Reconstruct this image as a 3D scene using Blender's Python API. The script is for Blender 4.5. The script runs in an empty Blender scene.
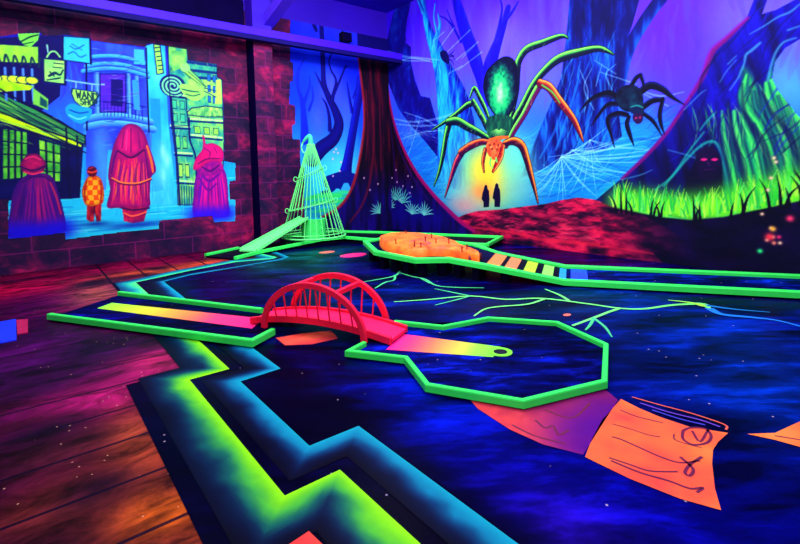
import bpy, bmesh, math, random
import numpy as np
from mathutils import Vector, Matrix
random.seed(7)
SC = bpy.context.scene
COL = SC.collection
XB, YL = 7.90, 10.27          # back wall plane x = XB, left wall plane y = YL (metres)
CEIL = 5.92

# ------------------------------------------------------------------ helpers
def lin(c):
    c = np.asarray(c, float) / 255.0
    return np.where(c <= 0.04045, c / 12.92, ((c + 0.055) / 1.055) ** 2.4)
def L4(r, g, b):
    v = lin((r, g, b)); return (v[0], v[1], v[2], 1.0)

def tag(o, label=None, cat=None, group=None, kind=None):
    if label: o['label'] = label
    if cat: o['category'] = cat
    if group: o['group'] = group
    if kind: o['kind'] = kind
    return o
def empty(name, loc, label=None, cat=None, group=None):
    o = bpy.data.objects.new(name, None); COL.objects.link(o); o.location = loc
    o.empty_display_size = .1
    return tag(o, label, cat, group)
def obj(name, me, mat=None, parent=None):
    o = bpy.data.objects.new(name, me); COL.objects.link(o)
    if mat: me.materials.append(mat)
    if parent is not None:
        o.parent = parent
        if parent.parent is None: o.location = -parent.location
    return o
def mesh(name, verts, faces, smooth=False):
    me = bpy.data.meshes.new(name); me.from_pydata([tuple(v) for v in verts], [], faces); me.update()
    bm = bmesh.new(); bm.from_mesh(me); bmesh.ops.recalc_face_normals(bm, faces=bm.faces); bm.to_mesh(me); bm.free()
    if smooth: me.shade_smooth()
    return me
class MB:
    """collects shapes into one mesh"""
    def __init__(s): s.v = []; s.f = []
    def add(s, v, f):
        n = len(s.v); s.v += [tuple(p) for p in v]; s.f += [tuple(i + n for i in q) for q in f]; return s
    def box(s, lo, hi):
        x0, y0, z0 = lo; x1, y1, z1 = hi
        return s.add([(x0,y0,z0),(x1,y0,z0),(x1,y1,z0),(x0,y1,z0),(x0,y0,z1),(x1,y0,z1),(x1,y1,z1),(x0,y1,z1)],
                     [(0,3,2,1),(4,5,6,7),(0,1,5,4),(1,2,6,5),(2,3,7,6),(3,0,4,7)])
    def prism(s, P, z0, z1):
        n = len(P)
        zb = z0 if hasattr(z0, '__len__') else [z0] * n
        zt = z1 if hasattr(z1, '__len__') else [z1] * n
        v = [(p[0], p[1], z) for p, z in zip(P, zb)] + [(p[0], p[1], z) for p, z in zip(P, zt)]
        return s.add(v, [tuple(range(n))[::-1], tuple(range(n, 2 * n))] + [(i, (i + 1) % n, n + (i + 1) % n, n + i) for i in range(n)])
    def tube(s, P, r, n=8, cap=True, closed=False):
        P = [Vector(p) for p in P]; m = len(P)
        R = r if hasattr(r, '__len__') else [r] * m
        v = []; f = []
        up = None
        for i, p in enumerate(P):
            a = P[(i - 1) % m] if (closed or i) else P[0]; b = P[(i + 1) % m] if (closed or i < m - 1) else P[-1]
            t = (b - a).normalized()
            if up is None:
                up = Vector((0, 0, 1)) if abs(t.z) < .9 else Vector((1, 0, 0))
            x = t.cross(up).normalized(); y = x.cross(t).normalized(); up = y
            v += [p + (x * math.cos(k * 2 * math.pi / n) + y * math.sin(k * 2 * math.pi / n)) * R[i] for k in range(n)]
        rings = m if closed else m - 1
        for i in range(rings):
            j = (i + 1) % m
            f += [(i * n + k, i * n + (k + 1) % n, j * n + (k + 1) % n, j * n + k) for k in range(n)]
        if cap and not closed:
            f += [tuple(range(n))[::-1], tuple(range((m - 1) * n, m * n))]
        return s.add(v, f)
    def section(s, P, prof, ups=None, closed=False):
        """sweep a profile [(side, up)] along P with mitred corners; up is world z unless given"""
        P = [Vector(p) for p in P]; m = len(P); n = len(prof)
        v = []; f = []
        for i, p in enumerate(P):
            d0 = (p - P[i - 1]) if (closed or i) else (P[1] - p)
            d1 = (P[(i + 1) % m] - p) if (closed or i < m - 1) else d0
            up = Vector(ups[i]) if ups else Vector((0, 0, 1))
            h0 = d0 - up * d0.dot(up); h1 = d1 - up * d1.dot(up)
            h0.normalize(); h1.normalize()
            t = (h0 + h1).normalized(); side = t.cross(up).normalized()
            k = 1.0 / max(.35, t.dot(h0))
            v += [p + side * (a * k) + up * b for a, b in prof]
        for i in range(m if closed else m - 1):
            j = (i + 1) % m
            f += [(i * n + k, i * n + (k + 1) % n, j * n + (k + 1) % n, j * n + k) for k in range(n)]
        if not closed: f += [tuple(range(n))[::-1], tuple(range((m - 1) * n, m * n))]
        return s.add(v, f)
    def lathe(s, c, prof, n=32):
        v = []; f = []
        for r, z in prof:
            v += [(c[0] + r * math.cos(k * 2 * math.pi / n), c[1] + r * math.sin(k * 2 * math.pi / n), c[2] + z) for k in range(n)]
        for i in range(len(prof) - 1):
            f += [(i * n + k, i * n + (k + 1) % n, (i + 1) * n + (k + 1) % n, (i + 1) * n + k) for k in range(n)]
        f += [tuple(range(n))[::-1], tuple(range((len(prof) - 1) * n, len(prof) * n))]
        return s.add(v, f)
    def build(s, name, mat, parent=None, smooth=False, bevel=0):
        o = obj(name, mesh(name, s.v, s.f, smooth), mat, parent)
        if bevel:
            b = o.modifiers.new('bevel', 'BEVEL'); b.width = bevel; b.segments = 2; b.limit_method = 'ANGLE'
        return o

# ------------------------------------------------------------------ materials
class NT:
    def __init__(s, name):
        s.m = bpy.data.materials.new(name); s.m.use_nodes = True; s.t = s.m.node_tree
        s.b = s.t.nodes['Principled BSDF']
    def n(s, typ, **kw):
        x = s.t.nodes.new(typ)
        for k, v in kw.items(): setattr(x, k, v)
        return x
    def l(s, a, b): s.t.links.new(a, b)
    def put(s, sock, v):
        if hasattr(v, 'is_output'): s.l(v, sock)
        else: sock.default_value = v
    def math(s, op, a, b=0.0, c=0.0):
        x = s.n('ShaderNodeMath', operation=op)
        for i, v in enumerate((a, b, c)): s.put(x.inputs[i], v)
        return x.outputs[0]
    def mix(s, f, a, b, mode='MIX'):
        x = s.n('ShaderNodeMix', data_type='RGBA', blend_type=mode)
        s.put(x.inputs[0], f); s.put(x.inputs[6], a); s.put(x.inputs[7], b); return x.outputs[2]
    def noise(s, scale, vec=None, detail=4.0, rough=.55, dist=0.0):
        x = s.n('ShaderNodeTexNoise'); x.inputs['Scale'].default_value = scale; x.inputs['Detail'].default_value = detail
        x.inputs['Roughness'].default_value = rough; x.inputs['Distortion'].default_value = dist
        if vec is not None: s.l(vec, x.inputs['Vector'])
        return x.outputs['Fac']
    def ramp(s, fac, stops):
        x = s.n('ShaderNodeValToRGB'); e = x.color_ramp.elements
        e[0].position, e[0].color = stops[0]; e[1].position, e[1].color = stops[-1]
        for p, c in stops[1:-1]:
            q = e.new(p); q.color = c
        s.l(fac, x.inputs[0]); return x.outputs[0]
    def pos(s, loc=(0,0,0), rot=(0,0,0), scale=(1,1,1)):
        g = s.n('ShaderNodeNewGeometry'); x = s.n('ShaderNodeMapping')
        x.inputs['Location'].default_value = loc; x.inputs['Rotation'].default_value = rot; x.inputs['Scale'].default_value = scale
        s.l(g.outputs['Position'], x.inputs[0]); return x.outputs[0]
    def done(s, col, rough=.5, spec=.4, bump=None, bstr=.2):
        s.put(s.b.inputs['Base Color'], col); s.put(s.b.inputs['Roughness'], rough)
        s.b.inputs['Specular IOR Level'].default_value = spec
        if bump is not None:
            x = s.n('ShaderNodeBump'); x.inputs['Strength'].default_value = bstr; x.inputs['Distance'].default_value = .01
            s.l(bump, x.inputs['Height']); s.l(x.outputs[0], s.b.inputs['Normal'])
        return s.m
G1 = (1, 1, 1, 1); G0 = (0, 0, 0, 1)
def grey(v): return (v, v, v, 1)

def paint(name, rgb, rough=.5, spec=.12, var=.16, scale=9.0):
    t = NT(name); n = t.noise(scale, t.pos())
    f = t.ramp(n, [(.25, grey(1 - var)), (.75, grey(1))])
    return t.done(t.mix(1.0, L4(*rgb), f, 'MULTIPLY'), rough, spec)
def vpaint(name, rough=.6, spec=.2, var=.12, scale=14.0):
    t = NT(name); a = t.n('ShaderNodeAttribute', attribute_name='paint')
    f = t.ramp(t.noise(scale, t.pos()), [(.25, grey(1 - var)), (.75, grey(1))])
    return t.done(t.mix(1.0, a.outputs['Color'], f, 'MULTIPLY'), rough, spec)

M = {}
M['green'] = paint('neon_green_paint', (56, 242, 92), .45, .12, .12)
M['cone_green'] = paint('pale_neon_green_paint', (110, 252, 132), .5, .1, .12)
M['red'] = paint('neon_red_paint', (255, 26, 66), .45, .08, .16)
M['deck_pink'] = paint('neon_pink_paint', (255, 34, 96), .5, .05, .18)
M['mural'] = vpaint('mural_paint', .7, .1, .12)
M['floorpaint'] = vpaint('floor_paint', .4, .03, .14)
M['violet'] = paint('violet_wall_paint', (52, 8, 190), .6, .2, .2, 1.2)
M['ceil'] = paint('violet_lit_ceiling', (44, 4, 190), .7, .1, .3, .8)  # white ceiling, the violet cast of the black light put into its colour
M['beam'] = paint('steel_beam_paint', (60, 18, 224), .5, .08, .14, 5)
M['beam_shade'] = paint('shaded_steel_paint', (18, 8, 92), .6, .04, .2, 5)  # darker copy of the beam colour for its shaded lower face
M['rafter'] = paint('rafter_paint', (88, 44, 235), .55, .08, .12, 4)
M['black'] = paint('black_plastic', (6, 3, 30), .6, .05)
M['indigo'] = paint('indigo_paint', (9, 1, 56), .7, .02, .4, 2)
M['navy'] = paint('navy_timber_paint', (5, 2, 28), .6, .05, .4, 4)
M['dark_wall'] = paint('dark_wall_paint', (34, 6, 92), .7, .1)
M['sign'] = paint('sign_lettering_paint', (16, 30, 96), .6, .2)
M['twig'] = paint('dark_red_twig_paint', (120, 12, 30), .6, .2)
M['hole'] = paint('dark_cup_paint', (4, 4, 22), .6, .2)
M['bluemat'] = paint('blue_mat_paint', (20, 50, 250), .6, .2)
M['crimson'] = paint('crimson_paint', (190, 16, 80), .6, .2, .4)

def brick_mat():
    t = NT('painted_brick')
    g = t.n('ShaderNodeNewGeometry'); sp = t.n('ShaderNodeSeparateXYZ'); t.l(g.outputs['Position'], sp.inputs[0])
    cb = t.n('ShaderNodeCombineXYZ'); t.l(sp.outputs['X'], cb.inputs[0]); t.l(t.math('ADD', sp.outputs['Z'], .02), cb.inputs[1])
    br = t.n('ShaderNodeTexBrick'); t.l(cb.outputs[0], br.inputs['Vector'])
    br.inputs['Scale'].default_value = 1.0; br.inputs['Brick Width'].default_value = 1.05; br.inputs['Row Height'].default_value = .36
    br.inputs['Mortar Size'].default_value = .014; br.inputs['Mortar Smooth'].default_value = .4; br.inputs['Bias'].default_value = 0
    br.inputs['Color1'].default_value = G0; br.inputs['Color2'].default_value = G1; br.inputs['Mortar'].default_value = grey(.5)
    n = t.noise(1.5, t.pos(scale=(1, 1, 1.3)), 5, .65, .8)
    n2 = t.noise(7, t.pos(scale=(1, 1, 2.0)), 4, .6)
    f = t.math('ADD', t.math('MULTIPLY', n, .95), t.math('ADD', t.math('MULTIPLY', br.outputs['Color'], .12), t.math('MULTIPLY', n2, .16)))
    c = t.ramp(f, [(.43, L4(12, 1, 44)), (.57, L4(38, 2, 52)), (.69, L4(88, 2, 60)), (.81, L4(156, 6, 74)), (.92, L4(196, 44, 80))])
    c = t.mix(t.math('MULTIPLY', br.outputs['Fac'], .16), c, L4(166, 16, 140))
    return t.done(c, .7, .15)
M['brick'] = brick_mat()

def plank_mat():
    t = NT('nebula_planks')
    a = t.n('ShaderNodeAttribute', attribute_name='paint')
    g = t.n('ShaderNodeNewGeometry'); sp = t.n('ShaderNodeSeparateXYZ'); t.l(g.outputs['Position'], sp.inputs[0])
    X, Y = sp.outputs['X'], sp.outputs['Y']
    cross = t.math('MULTIPLY', t.math('GREATER_THAN', X, .86), t.math('GREATER_THAN', Y, 8.13))
    def groove(c, off, per, w):
        m = t.math('PINGPONG', t.math('SUBTRACT', c, off), per / 2)
        return t.math('LESS_THAN', m, w)
    gy = groove(Y, 2.262 - 4 * .4475, .4475, .011); gx = groove(X, .915, .503, .016)
    line = t.math('ADD', t.math('MULTIPLY', gy, t.math('SUBTRACT', 1.0, cross)), t.math('MULTIPLY', gx, cross))
    st = t.noise(2.6, t.pos(scale=(1.0, 2.2, 1)), 8, .68, .9)
    k = t.ramp(st, [(.34, grey(.12)), (.46, grey(.5)), (.58, grey(1.0)), (.72, grey(1.7))])
    c = t.mix(1.0, a.outputs['Color'], k, 'MULTIPLY')
    vo = t.n('ShaderNodeTexVoronoi'); vo.inputs['Scale'].default_value = 15; t.l(t.pos(), vo.inputs['Vector'])
    star = t.math('MULTIPLY', t.math('LESS_THAN', vo.outputs['Distance'], .075), t.math('GREATER_THAN', t.noise(2.2, t.pos(), 2), .52))
    c = t.mix(t.math('MULTIPLY', star, .6), c, L4(255, 190, 150))
    c = t.mix(t.math('MULTIPLY', line, .92), c, L4(12, 2, 26))
    return t.done(c, .42, .03, t.math('SUBTRACT', 1.0, line), .3)
M['plank'] = plank_mat()

def space_mat(name, sc=1.0, stars=True, cloud=(.46, .70), rough=.32, spec=.012):
    """night sky painted on the floor: the 'paint' attribute carries the cloud colour of each zone"""
    t = NT(name)
    a = t.n('ShaderNodeAttribute', attribute_name='paint')
    r0 = t.pos(rot=(0, 0, math.radians(38.6))); mp = t.n('ShaderNodeMapping'); mp.inputs['Scale'].default_value = (.62 * sc, 1.9 * sc, 1); t.l(r0, mp.inputs[0]); v = mp.outputs[0]
    n = t.noise(1.5, v, 8, .6, .45); n2 = t.noise(6.5, v, 6, .65, .3)
    f = t.math('ADD', t.math('MULTIPLY', n, .78), t.math('MULTIPLY', n2, .22))
    w = t.ramp(f, [(cloud[0] - .06, grey(.02)), (cloud[0] + .06, grey(.16)), (cloud[1] - .07, grey(.6)), (cloud[1] + .06, grey(1.5))])
    c = t.mix(1.0, a.outputs['Color'], w, 'MULTIPLY')
    c = t.mix(1.0, c, L4(1, 0, 17), 'ADD')
    if stars:
        vo = t.n('ShaderNodeTexVoronoi'); vo.inputs['Scale'].default_value = 9; t.l(t.pos(), vo.inputs['Vector'])
        star = t.math('MULTIPLY', t.math('LESS_THAN', vo.outputs['Distance'], .06), t.math('GREATER_THAN', t.noise(1.6, t.pos(loc=(3, 1, 0)), 2), .52))
        c = t.mix(t.math('MULTIPLY', star, .55), c, L4(200, 170, 190))
    return t.done(c, rough, spec)
M['space'] = space_mat('night_sky_floor_paint')
M['lane'] = space_mat('night_sky_lane_paint', 2.0, True, (.46, .66), .5, .008)

# ------------------------------------------------------------------ painting on walls and floor (metres on the surface)
def cr(P, n=6, closed=False):
    P = [np.array(p, float) for p in P]; m = len(P); out = []
    for i in range(m if closed else m - 1):
        p1 = P[i]; p2 = P[(i + 1) % m]
        p0 = P[(i - 1) % m] if (closed or i) else 2 * p1 - p2
        p3 = P[(i + 2) % m] if (closed or i < m - 2) else 2 * p2 - p1
        for k in range(n):
            t = k / n
            out.append(.5 * (2 * p1 + (p2 - p0) * t + (2 * p0 - 5 * p1 + 4 * p2 - p3) * t * t + (3 * p1 - p0 - 3 * p2 + p3) * t ** 3))
    if not closed: out.append(P[-1])
    return out
def vnoise(U, V, s, seed=0):
    x = U / s + seed * 17.3; y = V / s + seed * 9.1
    xi = np.floor(x).astype(np.int64); yi = np.floor(y).astype(np.int64); fx = x - xi; fy = y - yi
    fx = fx * fx * (3 - 2 * fx); fy = fy * fy * (3 - 2 * fy)
    def h(a, b):
        k = (a * 374761393 + b * 668265263 + seed * 1274126177) & 0xffffffff
        k = ((k ^ (k >> 13)) * 1274126177) & 0xffffffff
        return ((k ^ (k >> 16)) & 0xffff) / 65535.0
    return (h(xi, yi) * (1 - fx) + h(xi + 1, yi) * fx) * (1 - fy) + (h(xi, yi + 1) * (1 - fx) + h(xi + 1, yi + 1) * fx) * fy
def fbm(U, V, s, seed=0, o=4):
    r = 0; a = .5; t = 0
    for i in range(o):
        r = r + a * vnoise(U, V, s / 2 ** i, seed + i); t += a; a *= .55
    return r / t
def lerp(stops, x):
    p = [s[0] for s in stops]
    return np.stack([np.interp(x, p, [s[1][k] for s in stops]) for k in range(3)], -1)

class Canvas:
    def __init__(s, u0, u1, v0, v1, d):
        s.d = d; s.u = np.arange(u0, u1 + d * .5, d); s.v = np.arange(v0, v1 + d * .5, d)
        s.U, s.V = np.meshgrid(s.u, s.v); s.c = np.zeros(s.U.shape + (3,)); s.id = np.zeros(s.U.shape, np.int32)
        s.names = {}
    def part(s, name, label=None):
        i = len(s.names) + 1; s.names[i] = (name, label); return i
    def win(s, lo, hi, pad):
        i0 = np.searchsorted(s.u, lo[0] - pad); i1 = np.searchsorted(s.u, hi[0] + pad)
        j0 = np.searchsorted(s.v, lo[1] - pad); j1 = np.searchsorted(s.v, hi[1] + pad)
        return (slice(j0, j1), slice(i0, i1)) if i1 > i0 and j1 > j0 else None
    def blend(s, W, a, col, id=None):
        if callable(col): col = col(s.U[W], s.V[W])
        col = np.asarray(col, float)
        s.c[W] = s.c[W] * (1 - a[..., None]) + col * a[..., None]
        if id is not None: s.id[W] = np.where(a > .5, id, s.id[W])
    def poly(s, P, col, id=None, soft=1.0, a=1.0, curve=0, inner=False):
        """col: rgb, or f(U, V) / f(U, V, depth inside) when inner"""
        if curve: P = cr(P, curve, True)
        P = np.array([p[:2] for p in P]); soft = soft * s.d
        W = s.win(P.min(0), P.max(0), soft)
        if W is None: return
        U, V = s.U[W], s.V[W]; ins = np.zeros(U.shape, bool); dm = np.full(U.shape, 1e9)
        for (x0, y0), (x1, y1) in zip(P, np.roll(P, -1, 0)):
            if y0 != y1:
                ins ^= ((y0 > V) != (y1 > V)) & (U < (x1 - x0) * (V - y0) / (y1 - y0) + x0)
            ex, ey = x1 - x0, y1 - y0; L = ex * ex + ey * ey
            if L == 0: continue
            t = np.clip(((U - x0) * ex + (V - y0) * ey) / L, 0, 1)
            dm = np.minimum(dm, (U - x0 - t * ex) ** 2 + (V - y0 - t * ey) ** 2)
        dm = np.sqrt(dm); sd = np.where(ins, dm, -dm)
        al = np.clip(.5 + sd / soft, 0, 1) * a
        if inner: c = col(U, V, sd); s.blend(W, al, c, id)
        else: s.blend(W, al, col, id)
    def stroke(s, P, ramp, id=None, soft=1.0, a=1.0, curve=5, clip=None):
        """P: (u, v, half width); ramp: rgb or [(q, rgb)], q from -1 (right of travel) to 1 (left)"""
        if curve and len(P) > 2: P = cr(P, curve)
        P = np.array(P, float); soft = soft * s.d
        r = P[:, 2].max()
        W = s.win(P[:, :2].min(0) - r, P[:, :2].max(0) + r, soft)
        if W is None: return
        U, V = s.U[W], s.V[W]; best = np.full(U.shape, 1e9); Q = np.zeros(U.shape); T = np.zeros(U.shape)
        n = len(P) - 1
        for i in range(n):
            x0, y0, w0 = P[i]; x1, y1, w1 = P[i + 1]
            ex, ey = x1 - x0, y1 - y0; L = math.hypot(ex, ey)
            if L < 1e-6: continue
            t = np.clip(((U - x0) * ex + (V - y0) * ey) / L / L, 0, 1)
            w = np.maximum(w0 + (w1 - w0) * t, s.d * .3)
            dx = U - x0 - t * ex; dy = V - y0 - t * ey
            sd = np.hypot(dx, dy) - w
            q = (ex * dy - ey * dx) / L / w
            m = sd < best
            best = np.where(m, sd, best); Q = np.where(m, q, Q); T = np.where(m, (i + t) / n, T)
        al = np.clip(.5 - best / soft, 0, 1) * a
        if clip is not None: al = al * (s.id[W] == clip)
        if callable(ramp): c = ramp(Q, T, U, V)
        elif isinstance(ramp, list): c = lerp(ramp, Q)
        else: c = np.asarray(ramp, float)
        s.blend(W, al, c, id)
    def outline(s, P, w, col, curve=0, a=1.0, clip=None):
        if curve: P = cr(P, curve, True)
        P = list(P) + [P[0]]
        s.stroke([(q[0], q[1], w) for q in P], col, None, 1.0, a, 0, clip)
    def hatch(s, box, n, L, w, ang, cols, a, clip=None, jit=.35, keep=None):
        """n short brush strokes inside box (u0, u1, v0, v1)"""
        for k in range(n):
            u = box[0] + (box[1] - box[0]) * rnd.random(); v = box[2] + (box[3] - box[2]) * rnd.random()
            if keep is not None and not keep(u, v): continue
            t = ang + (rnd.random() - .5) * 2 * jit; l = L * (.5 + rnd.random()); c = rnd.choice(cols)
            b = (rnd.random() - .5) * .25 * l
            s.stroke([(u, v, w * .4), (u + .5 * l * math.cos(t) - b * math.sin(t), v + .5 * l * math.sin(t) + b * math.cos(t), w), (u + l * math.cos(t), v + l * math.sin(t), w * .3)], c, None, 1.0, a, 3, clip)
    def glow(s, p, ru, rv, col, a=1.0, rot=0.0):
        W = s.win((p[0] - 2.6 * max(ru, rv), p[1] - 2.6 * max(ru, rv)), (p[0] + 2.6 * max(ru, rv), p[1] + 2.6 * max(ru, rv)), 0)
        if W is None: return
        x = s.U[W] - p[0]; y = s.V[W] - p[1]; c, n = math.cos(rot), math.sin(rot)
        s.blend(W, a * np.exp(-(((x * c + y * n) / ru) ** 2 + ((y * c - x * n) / rv) ** 2)), col)
    def meshes(s, to3d, parent, base_name, mat, mask=None, base_label=None):
        nv, nu = s.U.shape
        ids = s.id.copy()
        if mask is not None: ids[~mask] = -1
        cell = ids[:-1, :-1]
        idx = np.arange(nv * nu).reshape(nv, nu)
        colr = (lin(np.clip(s.c, 0, 255)) ** 1.22).reshape(-1, 3)
        XYZ = to3d(s.U.ravel(), s.V.ravel())
        for i in sorted(set(np.unique(cell)) - {-1}):
            j, k = np.nonzero(cell == i)
            q = np.stack([idx[j, k], idx[j, k + 1], idx[j + 1, k + 1], idx[j + 1, k]], 1)
            uq, inv = np.unique(q, return_inverse=True); inv = inv.reshape(-1)
            name, label = s.names.get(i, (base_name, base_label))
            me = quadmesh(name, XYZ[uq], inv, colr[uq])
            o = obj(name, me, mat, parent)
            if label and parent is not None: o['label'] = label
    
def quadmesh(name, co, quads, col):
    me = bpy.data.meshes.new(name); nf = len(quads) // 4
    me.vertices.add(len(co)); me.vertices.foreach_set('co', np.ascontiguousarray(co, np.float32).ravel())
    me.loops.add(nf * 4); me.loops.foreach_set('vertex_index', np.ascontiguousarray(quads, np.int32))
    me.polygons.add(nf); me.polygons.foreach_set('loop_start', np.arange(0, nf * 4, 4, dtype=np.int32))
    me.update(calc_edges=True)
    setpaint(me, col)
    return me
def setpaint(me, col):
    at = me.color_attributes.new('paint', 'FLOAT_COLOR', 'POINT')
    at.data.foreach_set('color', np.concatenate([col, np.ones((len(col), 1))], 1).astype(np.float32).ravel())
def inpoly(U, V, P):
    P = np.array([p[:2] for p in P]); ins = np.zeros(U.shape, bool)
    for (x0, y0), (x1, y1) in zip(P, np.roll(P, -1, 0)):
        if y0 != y1: ins ^= ((y0 > V) != (y1 > V)) & (U < (x1 - x0) * (V - y0) / (y1 - y0) + x0)
    return ins
def vec(*c): return np.array(c, float)

rnd = random.Random(11)
#PARTS
# ------------------------------------------------------------------ the room
def plane(name, co, mat, kind='structure', flip=False):
    o = obj(name, mesh(name, co, [tuple(range(len(co)))]), mat); return tag(o, kind=kind)
X0, Y0 = -3.2, -3.2
def slab(name, lo, hi, mat):
    return tag(MB().box(lo, hi).build(name, mat), kind='structure')
slab('wall_left', (X0, YL, 0), (XB + .2, YL + .2, 5.22), M['brick'])
slab('wall_left', (X0, YL, 5.22), (XB + .2, YL + .2, CEIL + .1), M['violet'])
slab('wall_back', (XB, Y0, 0), (XB + .2, YL, CEIL + .1), M['violet'])
slab('wall_right', (X0, Y0 - .2, 0), (XB + .2, Y0, CEIL), M['dark_wall'])
slab('wall_front', (X0 - .2, Y0 - .2, 0), (X0, YL + .2, CEIL), M['dark_wall'])
slab('ceiling', (X0, Y0, CEIL), (XB, YL, CEIL + .15), M['ceil'])
# recessed dark panel above the steel beam, and the pier that carries the roof beam
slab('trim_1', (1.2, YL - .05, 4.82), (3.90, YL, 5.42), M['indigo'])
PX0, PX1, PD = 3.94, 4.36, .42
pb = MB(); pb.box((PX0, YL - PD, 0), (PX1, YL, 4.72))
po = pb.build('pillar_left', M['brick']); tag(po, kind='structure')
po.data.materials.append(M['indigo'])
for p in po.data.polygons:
    if p.normal.x < -.5: p.material_index = 1  # left side of the pier: its shade put in as dark indigo
slab('pillar_left', (PX0, YL - PD, 4.72), (PX1, YL, CEIL), M['violet'])
# sloping rafter rising from the pier head into the room
rf = MB(); xa, xb = 4.19, 4.425; v = []
for y, z in ((9.95, 4.82), (5.6, 5.90)):
    v += [(xa, y, z), (xb, y, z), (xb, y, z + .24), (xa, y, z + .24)]
rf.add(v, [(0, 1, 2, 3), (7, 6, 5, 4), (0, 4, 5, 1), (1, 5, 6, 2), (2, 6, 7, 3), (3, 7, 4, 0)])
tag(rf.build('beam_roof', M['rafter']), kind='structure')
# steel I-beam running along the left wall in front of the pier
def ibeam(y0, y1, z0, z1):
    b = MB(); ym = (y0 + y1) / 2
    b.section([(X0, ym, z0), (XB - .02, ym, z0)], [(-.13, 0), (.13, 0), (.13, .04), (.02, .06), (.02, z1 - z0 - .06), (.13, z1 - z0 - .04), (.13, z1 - z0), (-.13, z1 - z0), (-.13, z1 - z0 - .04), (-.02, z1 - z0 - .06), (-.02, .06), (-.13, .04)])
    return b
rb = MB(); rb.box((X0, 9.62, 4.53), (XB - .01, 9.78, 4.69)); o = rb.build('beam_left', M['beam'], bevel=.01); tag(o, kind='structure')
slab('beam_left_shade', (X0, 9.63, 4.44), (XB - .01, 9.78, 4.53), M['beam_shade'])  # lower face of the beam, shade painted in as a darker steel colour
# black loudspeaker above the beam
sp = empty('wall_speaker', (6.45, YL - .1, 5.0), 'small black box speaker fixed on the blue forest wall just above the steel beam', 'speaker')
MB().box((6.33, YL - .22, 4.90), (6.60, YL - .04, 5.12)).build('cabinet', M['black'], sp, bevel=.012)
MB().box((6.36, YL - .228, 4.93), (6.57, YL - .22, 5.09)).build('grille', M['indigo'], sp)
MB().box((6.43, YL - .045, 4.96), (6.50, YL, 5.06)).build('bracket', M['black'], sp)
MB().tube([(6.46, YL - .03, 5.1), (6.42, YL - .02, 5.16), (6.46, YL - .01, 5.215)], .012).build('cable', M['black'], sp)

# ------------------------------------------------------------------ floor
# nebula-painted planks over the whole floor plate
fc = Canvas(X0, 4.7, Y0, YL, .04)
N1 = fbm(fc.U * .6, fc.V * 1.7, 1.1, 3, 5); N2 = fbm(fc.U * .7, fc.V * 1.5, .8, 11, 5)
fc.c = lerp([(.2, vec(26, 1, 40)), (.45, vec(60, 4, 56)), (.62, vec(108, 8, 70)), (.85, vec(140, 26, 56))], N1)
def fl_glow(x, y, rx, ry, c, a): 
    w = np.exp(-(((fc.U - x) / rx) ** 2 + ((fc.V - y) / ry) ** 2)) * a * np.clip((N2 - .2) * 3, 0, 1)
    fc.c[:] = fc.c * (1 - w[..., None]) + np.array(c, float) * w[..., None]
fl_glow(.45, 2.3, .30, .75, (255, 128, 34), 1.0)
fl_glow(.42, 3.2, .16, .5, (232, 110, 60), .9)
fl_glow(.30, 3.9, .35, .35, (214, 40, 120), .9)
fl_glow(.75, 4.4, .3, .4, (240, 60, 120), .9)
fl_glow(-.05, 2.75, .35, .25, (200, 96, 40), .8)
fl_glow(.05, 3.3, .4, .3, (120, 60, 50), .7)
fl_glow(.6, 7.6, .4, .8, (226, 130, 100), .9)
fl_glow(1.4, 8.7, 1.0, .45, (240, 120, 60), .95)
fl_glow(2.5, 8.8, .7, .35, (240, 100, 60), .9)
fl_glow(-.6, 3.0, .6, 1.2, (50, 2, 50), .8)
fl_glow(0.0, 5.2, .8, 1.0, (110, 10, 120), .7)
fl_glow(-.3, 7.6, .7, .8, (120, 8, 110), .7)
fl_glow(-.4, 8.8, 1.0, .8, (214, 18, 84), 1.0)
fl_glow(.6, 9.6, 1.8, .6, (190, 20, 84), 1.0)
for x, y, r in ((.2, 2.75, .2), (0, 3.6, .25), (.45, 5.2, .3), (1.7, 8.9, .2)):
    fl_glow(x, y, r, r * .8, (26, 2, 40), .8)
fc.meshes(lambda u, v: np.stack([u, v, np.zeros_like(u)], 1), None, 'floor', M['plank'])
for o in COL.objects:
    if o.name == 'floor': tag(o, kind='structure')

# the night-sky half of the floor: a thin painted sheet over the plate, cut to the stepped outline
P1 = [(.50, Y0), (.50, 4.0), (.905, 4.0), (.905, 8.12)] + [(2.324,8.375),(2.894,8.469),(3.400,8.408),(3.526,8.812),(3.604,9.319),(3.613,9.674)] + [(3.6, YL), (XB, YL), (XB, Y0)]
def cut_sheet(name, P, z, mat, colour, step):
    me = bpy.data.meshes.new(name); bm = bmesh.new()
    bm.faces.new([bm.verts.new((p[0], p[1], z)) for p in P])
    bmesh.ops.triangulate(bm, faces=bm.faces[:])
    xs = [p[0] for p in P]; ys = [p[1] for p in P]
    for ax, lo, hi in ((0, min(xs), max(xs)), (1, min(ys), max(ys))):
        k = lo + step
        while k < hi - 1e-4:
            co = (k, 0, 0) if ax == 0 else (0, k, 0)
            bmesh.ops.bisect_plane(bm, geom=bm.verts[:] + bm.edges[:] + bm.faces[:], plane_co=co, plane_no=(1 - ax, ax, 0), dist=1e-5); k += step
    for f in bm.faces:
        if f.normal.z < 0: f.normal_flip()
    bm.to_mesh(me); bm.free()
    co = np.empty(len(me.vertices) * 3, np.float32); me.vertices.foreach_get('co', co); co = co.reshape(-1, 3)
    setpaint(me, lin(np.clip(colour(co[:, 0], co[:, 1]), 0, 255)))
    return me
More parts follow.
